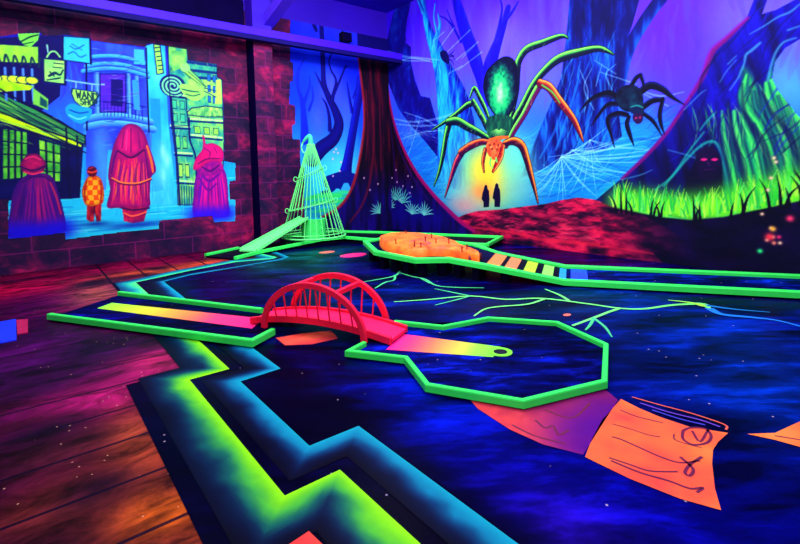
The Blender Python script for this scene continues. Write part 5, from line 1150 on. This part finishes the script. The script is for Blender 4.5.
B.stroke([(8.533,2.930,0.0267),(8.452,2.627,0.0540),(8.563,2.344,0.1335),(8.735,1.854,0.2098),(8.907,1.070,0.2583)], lambda Q, T, U, V: lerp([(.1, vec(6, 30, 100)), (.4, vec(16, 130, 110)), (.62, vec(60, 220, 100)), (.85, vec(150, 250, 120))], np.clip(fbm(U * 4.5 + V * .6, V * .5, .4, 68, 5) * 1.2 - .05, 0, 1)), p, 5, .9, clip=p)
FL = [(-1, vec(6, 40, 100)), (-.5, vec(30, 190, 120)), (0, vec(110, 250, 120)), (.4, vec(60, 225, 110)), (1, vec(6, 70, 110))]
FD = [(-1, vec(6, 10, 90)), (0, vec(20, 130, 130)), (1, vec(6, 20, 96))]
for P in ([(8.624,2.441,0.0529),(8.730,2.219,0.0654),(8.836,1.847,0.0777),(8.905,1.200,0.0903)], [(8.473,2.650,0.0404),(8.562,2.397,0.0601),(8.629,2.073,0.0663),(8.739,1.592,0.0788),(8.848,1.069,0.0781)], [(8.408,2.634,0.0272),(8.433,2.415,0.0488),(8.523,2.110,0.0591),(8.614,1.650,0.0800),(8.685,1.064,0.0797)], [(8.181,2.781,0.0223),(8.137,2.539,0.0477),(8.186,2.338,0.0503),(8.314,2.158,0.0552),(8.440,1.875,0.0680),(8.536,1.114,0.0812)], [(8.210,2.280,0.0279),(8.349,2.018,0.0550),(8.465,1.602,0.0680),(8.536,1.114,0.0677)], [(8.045,2.299,0.0284),(8.072,1.986,0.0426),(8.171,1.613,0.0620),(8.270,1.052,0.0769)], [(8.165,2.146,0.0281),(8.261,1.804,0.0557),(8.356,1.441,0.0690),(8.428,1.056,0.0686)], [(7.898,2.316,0.0203),(7.926,1.969,0.0347),(8.004,1.562,0.0489),(8.106,1.047,0.0656)], [(8.772,2.085,0.0261),(8.836,1.847,0.0388),(8.899,1.586,0.0386)]): B.stroke([(a_, b_, w_ * 1.25) for a_, b_, w_ in P], FL, p, 3, .85, clip=p)
for P in ([(7.971,2.422,0.0201),(7.999,2.049,0.0344),(8.088,1.616,0.0427),(8.189,0.978,0.0480)], [(8.264,2.548,0.0277),(8.301,2.324,0.0414),(8.414,2.121,0.0409),(8.550,1.733,0.0484),(8.621,1.196,0.0482)], [(8.342,2.617,0.0274),(8.389,2.367,0.0409),(8.480,2.087,0.0406),(8.592,1.731,0.0401)], [(8.540,2.453,0.0161),(8.629,2.125,0.0265),(8.717,1.724,0.0316),(8.786,1.198,0.0393)], [(7.811,2.210,0.0176),(7.775,1.922,0.0235),(7.699,1.779,0.0149)], [(8.280,2.107,0.0222),(8.353,1.744,0.0330),(8.448,1.194,0.0410)]): B.stroke(P, FD, p, 2.5, .8, clip=p)
B.hatch((7.5, 8.5, .9, 2.2), 110, .4, .010, 1.75, [(150, 255, 130), (6, 20, 96), (40, 200, 110), (8, 70, 110)], .4, clip=p, jit=.15)
B.hatch((8.5, 9.9, .9, 2.0), 110, .4, .010, 1.95, [(150, 255, 130), (10, 90, 110), (40, 200, 110), (200, 255, 150)], .35, clip=p, jit=.12)
B.hatch((6.2, 9.9, 1.6, 4.4), 200, .5, .016, .95, [(30, 10, 200), (8, 2, 80), (40, 40, 210), (14, 4, 120)], .4, clip=p, jit=.3)
for P in ([(8.750,3.599,0.0103),(8.650,3.525,0.0157),(8.526,3.495,0.0133),(8.376,3.416,0.0108),(8.221,3.348,0.0069)], [(8.335,3.199,0.0164),(8.246,3.124,0.0221),(8.178,3.071,0.0195),(8.156,2.951,0.0140),(8.088,2.770,0.0113),(7.993,2.617,0.0071)], [(8.061,3.081,0.0071),(7.965,2.989,0.0100)], [(8.754,3.319,0.0103),(8.633,3.298,0.0131)], [(8.716,3.175,0.0104),(8.593,3.152,0.0159),(8.511,3.040,0.0160),(8.459,2.865,0.0162),(8.429,2.684,0.0135)], [(7.869,2.750,0.0058),(7.942,2.880,0.0072),(8.061,3.026,0.0056)], [(7.398,2.405,0.0061),(7.614,2.616,0.0089),(7.692,2.663,0.0044)], [(6.413,1.339,0.0051),(6.745,1.420,0.0083),(6.934,1.499,0.0049)], [(7.173,1.808,0.0063),(7.485,1.700,0.0076),(7.661,1.603,0.0045)]): B.stroke(P, (90, 200, 230), p, 2.2, .65)
for P in ([(7.116,1.241,0.0159),(7.291,1.460,0.0187),(7.431,1.641,0.0184),(7.593,1.815,0.0211),(7.724,1.896,0.0207),(7.827,1.874,0.0205),(7.904,1.710,0.0232),(7.956,1.448,0.0231),(8.007,1.188,0.0202)], [(7.618,2.082,0.0120),(7.721,2.220,0.0148),(7.823,2.325,0.0117)], [(6.981,1.175,0.0129),(7.233,1.398,0.0125),(7.485,1.791,0.0152),(7.671,2.048,0.0119)]): B.stroke(P, (36, 190, 170), p, 2.5, .75)
B.poly([(7.378,1.087),(7.460,1.396),(7.567,1.666),(7.659,1.796),(7.776,1.819),(7.866,1.712),(7.906,1.507),(7.933,1.187),(7.910,1.041),(7.490,0.998)], (8, 2, 56), None, 3)
for P in ([(8.136,2.678,0.0140),(8.163,2.313,0.0280),(8.258,2.081,0.0417),(8.396,1.796,0.0411),(8.489,1.385,0.0543),(8.515,1.059,0.0543)], [(8.365,2.533,0.0137),(8.478,2.248,0.0270),(8.630,1.993,0.0398),(8.759,1.643,0.0393),(8.847,1.121,0.0520)], [(7.970,2.478,0.0143),(8.023,2.046,0.0286),(8.123,1.615,0.0425),(8.247,1.051,0.0421)], [(7.823,2.325,0.0117),(7.877,1.915,0.0233),(7.980,1.477,0.0288),(8.046,0.973,0.0287)]): B.stroke(P, (4, 16, 84), None, 3, .6, clip=p)
p = B.part('hidden_face', 'dark face with pink eyes in the tree hollow')
B.poly([(7.567,1.756),(7.698,1.839),(7.828,1.787),(7.892,1.624),(7.856,1.421),(7.755,1.304),(7.623,1.364),(7.568,1.546)], lambda U, V: mixc((10, 2, 54), (44, 4, 84), fbm(U, V, .2, 71, 3)[..., None]), p, 4, .9)
for q in [(7.674,1.639),(7.810,1.634)]: B.stroke([(q[0] - .035, q[1], .008), (q[0], q[1], .020), (q[0] + .035, q[1], .008)], (235, 40, 140), p)
B.stroke([(7.675,1.483,0.0060),(7.740,1.489,0.0074),(7.805,1.488,0.0059)], (70, 12, 92), p); B.stroke([(7.726,1.600,0.0074),(7.740,1.556,0.0089)], (80, 10, 100), p)
# grass bank
p = B.part('painted_grass', 'bright green painted grass with dark blades')
for g in [(6.498,0.999),(6.825,0.960),(7.133,0.922),(7.491,0.906),(7.822,0.950),(8.130,1.033),(8.416,1.111),(8.683,1.197),(8.904,1.251)]: B.glow(g, .30, .22, (90, 235, 60), .95); B.glow((g[0], g[1] - .06), .22, .12, (150, 250, 50), .8)
def bank(x): return np.interp(x, [p_[0] for p_ in GB], [p_[1] for p_ in GB])
GB = [(6.129,0.865),(6.582,0.816),(7.058,0.742),(7.492,0.722),(7.937,0.794),(8.385,0.930),(8.788,1.054),(9.261,1.167)]
for k in range(210):
    u = GB[0][0] + .15 + rnd.random() * (GB[-1][0] - GB[0][0] - .2); v = bank(u) + .02 + rnd.random() * .1; h = .16 + rnd.random() * .26; l = (rnd.random() - .5) * .22
    B.stroke([(u, v, .014), (u + l * .4, v + h * .6, .010), (u + l, v + h, .002)], rnd.choice([(60, 220, 70), (150, 250, 60), (110, 240, 110), (190, 255, 90), (40, 190, 90)]), p, a=.85)
B.poly([(a, b) for a, b in GB] + [(9.290,-0.414),(7.636,-0.492),(6.746,0.341),(6.129,0.777)], lambda U, V: lerp([(.3, vec(6, 2, 46)), (.75, vec(24, 4, 74))], fbm(U, V * 2, .5, 78, 4)), B.part('dark_bank'), 2)
B.poly([(6.056,0.915),(6.746,0.774),(7.178,0.574),(7.494,0.336),(7.893,0.126),(7.060,0.144),(6.054,0.184)], earth, 1 + list(B.names.values()).index(('red_earth', 'crimson painted earth ridge')), 3, .85)
for k in range(34):
    u = min(GB[0][0] + .2 + (k // 4) * .52 + rnd.random() * .3, GB[-1][0] - .2 - rnd.random() * .3); v = bank(u) - .05; h = .2 + rnd.random() * .26; l = (rnd.random() - .5) * .3
    B.stroke([(u, v, .022), (u + l * .35, v + h * .6, .014), (u + l, v + h, .002)], (4, 6, 40), p)
# giant spider
def leg(C, P, top, bot, p, rim=None):
    P = [(a_, b_, w_ * 1.14) for a_, b_, w_ in P]
    C.stroke([(a_, b_, w_ + .012) for a_, b_, w_ in P], (3, 4, 40), p)
    C.stroke(P, [(-1, vec(*bot)), (-.2, vec(*bot)), (.2, mixc(bot, top, .45)), (.5, vec(*top)), (.78, mixc(top, (235, 255, 160), .5)), (1, mixc(top, (0, 20, 40), .3))], p)
    C.hatch((min(q[0] for q in P), max(q[0] for q in P), min(q[1] for q in P), max(q[1] for q in P)), 60, .06, .006, .8, [tuple(mixc(top, (230, 255, 160), .5)), tuple(mixc(bot, top, .25))], .5, clip=p, jit=.9)
sp_ = B.part('giant_spider', 'giant green spider with orange face and front legs')
GT, GBt = (96, 226, 84), (6, 20, 62)
# legs are traced so that the lit side is on the left of travel
leg(B, [(4.112,2.554,0.0374),(4.193,2.833,0.0495),(4.274,3.188,0.0614),(4.304,3.546,0.0652),(4.357,3.777,0.0688),(4.552,3.953,0.0677),(4.898,3.991,0.0579),(5.204,4.022,0.0451),(5.350,4.014,0.0297),(5.452,3.954,0.0092)], GT, GBt, sp_)
leg(B, [(4.029,2.229,0.0419),(4.214,2.585,0.0536),(4.442,2.882,0.0606),(4.684,3.223,0.0632),(4.960,3.464,0.0655),(5.264,3.620,0.0712),(5.649,3.648,0.0615),(6.009,3.640,0.0420),(6.189,3.558,0.0241),(6.303,3.474,0.0068)], GT, GBt, sp_)
leg(B, [(4.000,2.064,0.0421),(4.211,2.380,0.0578),(4.463,2.679,0.0606),(4.682,3.008,0.0633),(4.845,3.216,0.0663)], GT, (100, 4, 90), sp_)
leg(B, [(4.845,3.235,0.0663),(5.045,3.127,0.0690),(5.236,2.872,0.0642),(5.402,2.665,0.0559),(5.563,2.445,0.0441),(5.661,2.235,0.0328),(5.738,2.048,0.0072)], (255, 120, 50), (110, 4, 60), sp_)
B.stroke([(4.890,3.190,0.0155),(5.109,3.022,0.0153),(5.278,2.792,0.0113)], (90, 220, 80), sp_, a=.8)
leg(B, [(3.975,2.129,0.0464),(4.208,2.154,0.0703),(4.406,2.039,0.0733),(4.523,1.751,0.0606),(4.615,1.447,0.0482),(4.706,1.147,0.0279),(4.773,0.889,0.0079)], (255, 130, 40), (60, 2, 60), sp_)
leg(B, [(1.723,2.598,0.0099),(2.153,2.740,0.0337),(2.592,2.916,0.0466),(2.911,3.059,0.0546),(3.124,3.076,0.0582)], GT, GBt, sp_); leg(B, [(3.095,3.125,0.0494),(3.239,2.907,0.0578),(3.380,2.694,0.0572),(3.490,2.487,0.0481)], GT, GBt, sp_)
leg(B, [(3.007,3.226,0.0181),(3.132,3.408,0.0402),(3.275,3.210,0.0442),(3.415,2.973,0.0438),(3.524,2.743,0.0348)], GT, GBt, sp_)
leg(B, [(1.752,1.209,0.0100),(1.943,1.554,0.0393),(2.097,1.987,0.0582),(2.212,2.412,0.0672),(2.322,2.687,0.0809)], GT, GBt, sp_); leg(B, [(2.289,2.738,0.0763),(2.587,2.731,0.0840),(2.930,2.560,0.0774),(3.229,2.422,0.0624),(3.514,2.268,0.0480)], GT, GBt, sp_)
leg(B, [(2.136,0.944,0.0097),(2.354,1.404,0.0430),(2.529,1.755,0.0659),(2.729,2.003,0.0742)], (230, 40, 90), (60, 2, 90), sp_); leg(B, [(2.697,2.005,0.0697),(2.981,2.126,0.0728),(3.283,2.196,0.0622),(3.541,2.179,0.0436)], (255, 96, 50), (70, 4, 70), sp_)
AB = [(3.979,3.925),(4.183,3.852),(4.306,3.666),(4.337,3.279),(4.244,2.908),(4.036,2.645),(3.771,2.684),(3.528,2.980),(3.394,3.367),(3.486,3.696),(3.738,3.860)]
B.poly(AB, (2, 6, 56), sp_, curve=4)
ac = np.array([(3.862,3.230)][0])
def abd(U, V, D):
    r = np.hypot((U - ac[0]) / .34, (V - ac[1] + .03) / .62); n = fbm(U, V, .07, 88, 3)
    return lerp([(0, vec(190, 255, 190)), (.25, vec(130, 250, 150)), (.55, vec(30, 200, 120)), (.85, vec(4, 90, 90)), (1.1, vec(2, 20, 66)), (1.4, vec(2, 4, 54))], r + (n - .5) * .5)
B.poly([tuple(ac + (np.array(q) - ac) * .93) for q in AB], abd, sp_, 2, curve=4, inner=True)
B.poly([(3.494,2.682),(3.690,2.746),(3.985,2.713),(4.189,2.608),(4.135,2.387),(3.977,2.233),(3.762,2.185),(3.543,2.287),(3.462,2.489)], lambda U, V: mixc((4, 30, 60), (40, 150, 90), fbm(U * 3, V, .15, 90, 3)[..., None]), sp_, curve=4)
for k in range(11):
    a = 3.5 + k * .23; q = [(3.821,2.457)][0]; B.stroke([(q[0] + .06 * math.cos(a), q[1] + .06 * math.sin(a), .012), (q[0] + .24 * math.cos(a), q[1] + .2 * math.sin(a), .004)], (150, 240, 120), sp_, a=.8)
B.stroke([(3.541,2.222,0.0261),(3.790,2.247,0.0385),(4.055,2.248,0.0251)], (255, 110, 50), sp_)
B.poly([(3.484,2.161),(3.625,2.227),(3.817,2.203),(3.922,2.111),(3.919,1.963),(3.810,1.841),(3.672,1.783),(3.535,1.875),(3.453,2.032)], lambda U, V: mixc((220, 40, 40), (255, 150, 80), fbm(U, V, .1, 92, 3)[..., None]), sp_, curve=4)
for q in [(3.567,2.112),(3.679,2.127),(3.801,2.097),(3.622,2.022),(3.759,2.004)]: B.glow(q, .022, .022, (60, 2, 30), 1)
for q in [(3.595,2.067),(3.746,2.058)]: B.glow(q, .012, .012, (255, 240, 150), 1)
leg(B, [(3.921,2.069,0.0381),(3.864,1.860,0.0511),(3.753,1.694,0.0473),(3.640,1.535,0.0217)], (255, 120, 60), (170, 20, 40), sp_); leg(B, [(3.385,1.529,0.0133),(3.361,1.750,0.0354),(3.424,2.012,0.0396)], (255, 110, 50), (120, 10, 50), sp_)
for P in ([(3.590,1.829,0.0217),(3.559,1.700,0.0196),(3.642,1.611,0.0087)], [(3.728,1.823,0.0215),(3.754,1.737,0.0172)]): B.stroke(P, (110, 220, 110), sp_)
# dark spider
p = B.part('dark_spider', 'smaller navy blue spider beside the great tree')
DT, DB = (20, 60, 120), (4, 2, 44)
for P in ([(6.362,2.733,0.0510),(6.241,2.818,0.0619),(6.098,2.830,0.0523),(5.895,2.772,0.0391),(5.673,2.595,0.0073)], [(6.379,2.629,0.0408),(6.258,2.645,0.0447),(6.151,2.607,0.0347),(6.024,2.466,0.0282),(5.893,2.304,0.0071)], [(6.531,2.427,0.0402),(6.396,2.467,0.0475),(6.240,2.434,0.0448),(6.204,2.343,0.0415),(6.257,2.133,0.0276),(6.318,1.897,0.0069)], [(6.564,2.390,0.0334),(6.531,2.277,0.0402),(6.581,2.090,0.0334),(6.647,1.903,0.0083)], [(6.807,2.412,0.0326),(6.931,2.302,0.0322),(7.008,2.183,0.0224),(7.084,2.034,0.0063)], [(6.775,2.513,0.0457),(6.930,2.605,0.0482),(7.081,2.608,0.0379)], [(7.096,2.614,0.0316),(7.052,2.400,0.0349),(7.068,2.225,0.0286),(7.121,2.055,0.0063)], [(6.743,2.777,0.0589),(6.899,2.857,0.0643),(7.081,2.773,0.0505),(7.227,2.627,0.0311),(7.398,2.489,0.0092)], [(6.581,2.867,0.0399),(6.678,3.014,0.0394),(6.750,3.050,0.0326)], [(6.750,3.050,0.0326),(6.790,2.930,0.0260),(6.806,2.831,0.0162)]):
    B.stroke(P, [(-1, vec(*DB)), (.3, vec(*DB)), (.6, vec(14, 40, 104)), (1, vec(10, 8, 70))], p)
B.poly([(6.345,2.769),(6.414,2.893),(6.564,2.927),(6.711,2.863),(6.790,2.705),(6.791,2.543),(6.711,2.488),(6.548,2.475),(6.396,2.577)], lambda U, V: mixc((4, 4, 48), (8, 70, 96), np.clip(fbm(U, V, .12, 96, 3) * 1.6 - .4, 0, 1)[..., None]), p, curve=4)
B.poly([(6.581,2.537),(6.679,2.566),(6.791,2.519),(6.807,2.428),(6.711,2.407),(6.597,2.452)], (8, 34, 84), p, curve=3); B.stroke([(6.597,2.551,0.0100),(6.695,2.564,0.0115),(6.791,2.519,0.0082)], (40, 150, 150), p)
B.poly([(6.630,2.416),(6.711,2.439),(6.791,2.390),(6.775,2.286),(6.695,2.261),(6.630,2.333)], (50, 10, 80), p, curve=3)
for q in [(6.679,2.361),(6.743,2.362)]: B.glow(q, .02, .016, (220, 60, 120), .9)
p = B.part('tiny_spider', 'tiny dark spider on the cyan tree')
B.poly([(2.064,4.407),(2.168,4.455),(2.302,4.380),(2.364,4.227),(2.361,4.088),(2.194,4.168),(2.095,4.282)], (8, 2, 90), p, curve=3)
for P in ([(2.333,4.280,0.0142),(2.466,4.321,0.0140),(2.533,4.376,0.0070)], [(2.331,4.234,0.0142),(2.464,4.252,0.0140),(2.559,4.141,0.0070)], [(2.297,4.194,0.0118),(2.429,4.167,0.0141),(2.524,4.033,0.0070)], [(2.432,4.282,0.0094),(2.529,4.239,0.0093)]): B.stroke(P, (8, 2, 90), p)
# two walkers
for lab, P in (('dark robed walker silhouette, left of the pair', [(3.377,1.163),(3.393,1.219),(3.437,1.252),(3.473,1.219),(3.478,1.164),(3.520,1.110),(3.530,0.934),(3.513,0.757),(3.354,0.740),(3.357,0.862),(3.300,0.928),(3.332,1.062)]), ('dark robed walker silhouette, right of the pair', [(3.684,1.199),(3.696,1.253),(3.740,1.285),(3.783,1.253),(3.785,1.200),(3.825,1.135),(3.835,0.943),(3.818,0.770),(3.667,0.764),(3.670,0.916),(3.615,0.958),(3.646,1.090)])):
    B.poly(P, (22, 2, 62), B.part('walker_silhouette', lab), 1)
# brown trunk across the corner, with ferns and fireflies
TR = 'px'
def trunk(U, V, D):
    n = fbm(U * 4, V * .6, .5, 110, 5)
    hi = lerp([(.3, vec(14, 2, 34)), (.55, vec(40, 3, 44)), (.75, vec(84, 8, 46))], n); lo = lerp([(.25, vec(12, 2, 60)), (.7, vec(34, 4, 130))], n)
    up = lerp([(.25, vec(14, 2, 110)), (.7, vec(24, 4, 140))], n)
    t = np.clip((V - .9) / .9, 0, 1)[..., None]; c = mixc(lo, hi, t)
    return mixc(c, up, np.clip((V - 4.55) / .2, 0, 1)[..., None])
TL = [(6.904,5.326),(6.911,4.634),(6.985,4.073),(7.045,3.505),(7.037,2.848),(6.919,2.186),(6.738,1.530),(6.504,1.042),(6.191,0.724),(5.805,0.547),(5.409,0.405),(5.077,0.190),(5.060,-0.246),(8.890,-1.015),(9.127,6.812),(6.940,6.329)]
pa = A.part('corner_tree', 'big dark red trunk spanning the room corner')
A.poly(TL, trunk, pa, 1.4, inner=True)
RIM = [(6.913,4.685,0.0261),(6.985,4.073,0.0368),(7.045,3.505,0.0370),(7.037,2.848,0.0371),(6.919,2.186,0.0423),(6.738,1.530,0.0420),(6.504,1.042,0.0416),(6.191,0.724,0.0410),(5.805,0.547,0.0351),(5.464,0.425,0.0247)]
A.stroke(RIM, (214, 44, 44), pa, 1.6, .65)
for P in ([(7.291,4.580,0.0213),(7.320,3.526,0.0268),(7.349,2.460,0.0377),(7.181,1.386,0.0376),(6.899,0.731,0.0372),(6.508,0.311,0.0261)], [(7.547,4.347,0.0162),(7.568,3.006,0.0218),(7.556,1.649,0.0219)], [(7.134,3.774,0.0159),(7.162,2.721,0.0213),(7.069,1.922,0.0160)]): A.stroke(P, (150, 20, 56), pa, 2.5, .55)
A.poly([(6.940,6.329),(6.919,5.303),(6.915,4.737),(9.066,4.811),(9.127,6.812)], (20, 6, 120), pa, 3, .8)
pb_ = B.part('corner_tree', 'big dark red trunk spanning the room corner')
B.poly([(-0.461,6.632),(-0.195,5.246),(-0.173,4.695),(-0.062,4.073),(0.047,3.456),(0.245,2.836),(0.607,2.164),(1.077,1.569),(1.637,1.058),(2.197,0.654),(2.656,0.369),(3.059,0.166),(1.921,-0.377),(-1.132,-1.028),(-0.749,6.723)], trunk, pb_, 1.4, inner=True)
B.poly([(-0.176,4.641),(-0.228,6.560),(-1.251,6.880),(-1.357,4.876)], (40, 6, 190), None, 3, .95)
B.stroke([(-0.173,4.695,0.0222),(-0.062,4.073,0.0332),(0.047,3.456,0.0385),(0.245,2.836,0.0436),(0.607,2.164,0.0481),(1.077,1.569,0.0520),(1.637,1.058,0.0552),(2.197,0.654,0.0581),(2.656,0.369,0.0563),(3.059,0.189,0.0456)], (176, 10, 110), pb_, 2, .9)
for C, P in ((B, [(0.118,3.011,0.0220),(0.436,2.174,0.0324),(0.913,1.467,0.0368),(1.518,0.853,0.0355)]), (B, [(-0.038,3.577,0.0166),(0.095,2.467,0.0275),(0.228,1.365,0.0274)])): C.stroke(P, (50, 6, 120), pb_, 2.5, .6)
for g in [(0.365,0.408),(1.118,0.476),(1.799,0.362),(0.807,0.832)]: B.glow(g, .4, .3, (20, 6, 150), .75)
pf = {id(A): A.part('painted_fern', 'pale teal painted ferns at the trunk foot'), id(B): B.part('painted_fern', 'pale teal painted ferns at the trunk foot')}
def fern(C, q, r, n, a0, a1, c):
    for k in range(n):
        a = a0 + (a1 - a0) * k / (n - 1); l = r * (.8 + .3 * rnd.random())
        C.stroke([(*q, .012), (q[0] + .55 * l * math.cos(a), q[1] + .55 * l * math.sin(a), .017), (q[0] + l * math.cos(a), q[1] + l * math.sin(a) - .03, .003)], c, pf[id(C)], a=.9)
fern(A, [(7.483,0.475)][0], .36, 7, 1.5, 3.1, (110, 215, 190))
for q, r in zip([(0.161,0.813),(0.465,0.740),(0.876,0.463),(1.353,0.462),(-0.076,0.581)], (.5, .45, .4, .38, .3)): fern(B, q, r, 9, .2, 2.7, (120, 220, 205) if r < .42 else (100, 205, 190))
for C, L, c in ((A, [(6.095,2.126),(6.157,2.203),(6.212,2.102),(6.060,1.949),(6.292,1.873),(6.254,1.643),(6.044,1.520),(6.988,1.445),(7.442,1.270),(7.171,1.118)], (255, 170, 210)), (B, [(0.051,1.421),(0.270,1.310),(0.527,1.202),(0.814,1.018),(0.382,0.819),(-0.147,1.085),(0.748,1.469),(0.902,1.178),(0.239,1.639)], (240, 180, 255)), (B, [(8.508,1.628),(8.530,1.573),(8.479,1.358),(8.448,1.194),(8.386,0.861),(8.488,0.675),(8.446,0.506),(8.511,0.553),(8.588,0.479)], (255, 190, 120))):
    for q in L: C.glow(q, .026, .026, c, .85); C.glow(q, .014, .014, (255, 240, 240), .8)
for q, r, c in zip([(8.473,0.550),(8.510,0.663),(8.689,0.817),(8.369,0.344),(8.523,0.472),(8.576,0.559)], (.055, .036, .045, .034, .026, .026), ((255, 70, 90), (255, 190, 80), (255, 70, 120), (60, 240, 140), (255, 150, 120), (240, 60, 120))): B.glow(q, r, r, c, 1); B.glow(q, r * .5, r * .5, c, 1)
A.meshes(to_left, fl_, 'forest_background', M['mural'], inpoly(A.U, A.V, AO))
B.meshes(to_back, fm, 'forest_background', M['mural'])
# ------------------------------------------------------------------ light: black-light tubes under the roof, plus added fill lamps (all out of frame)
def area(name, loc, target, sx, sy, power, col=(1, 1, 1)):
    d = bpy.data.lights.new(name, 'AREA'); d.shape = 'RECTANGLE'; d.size = sx; d.size_y = sy; d.energy = power; d.color = col
    o = bpy.data.objects.new(name, d); COL.objects.link(o); o.location = loc
    o.rotation_euler = (Vector(target) - Vector(loc)).to_track_quat('-Z', 'Y').to_euler(); return o
WH = (.93, .93, 1.0)
for x in (1.2, 5.0):
    for y in (-.6, 3.4, 7.2):
        area('ceiling_tube_light', (x, y, 5.75), (x, y, 0), 1.6, .5, 85, WH)
area('wall_fill_light', (3.6, 4.2, 5.6), (7.9, 4.4, 2.0), 5.0, .6, 400, WH)  # unseen fill added to brighten the back wall
area('wall_fill_light', (2.2, 5.8, 5.6), (2.6, 10.27, 2.2), 6.0, .6, 330, WH)  # second added fill, for the left wall
area('roof_fill_light', (2.5, 2.5, 3.9), (4.5, 6.0, 5.9), 2.5, 2.5, 80, (.75, .6, 1))  # unseen violet up-light added to lift the ceiling
area('side_fill_light', (-2.2, -1.6, 4.6), (3.5, 5.0, .5), 2.5, .8, 230, WH)  # frontal fill added behind the camera to brighten facing sides
w = bpy.data.worlds.new('world'); SC.world = w; w.use_nodes = True
w.node_tree.nodes['Background'].inputs[0].default_value = (.02, .0, .08, 1); w.node_tree.nodes['Background'].inputs[1].default_value = .2

# ------------------------------------------------------------------ camera
cd = bpy.data.cameras.new('camera'); cam = bpy.data.objects.new('camera', cd); COL.objects.link(cam)
cd.sensor_width = 36; cd.lens = 20.9340; cd.shift_y = -0.09350; cd.clip_end = 100; cd.clip_start = .05
R_, U_, B_ = [Vector(v) for v in ((0.780357,-0.624832,-0.025062),(0.051823,0.024679,0.998351),(-0.623183,-0.780369,0.051639))]
cam.matrix_world = Matrix(((R_.x, U_.x, B_.x, 0), (R_.y, U_.y, B_.y, 0), (R_.z, U_.z, B_.z, 1.55), (0, 0, 0, 1)))
SC.camera = cam
SC.view_settings.view_transform = 'Standard'; SC.view_settings.look = 'None'; SC.view_settings.gamma = 1
SC.view_settings.use_curve_mapping = False
SC.view_settings.exposure = .2
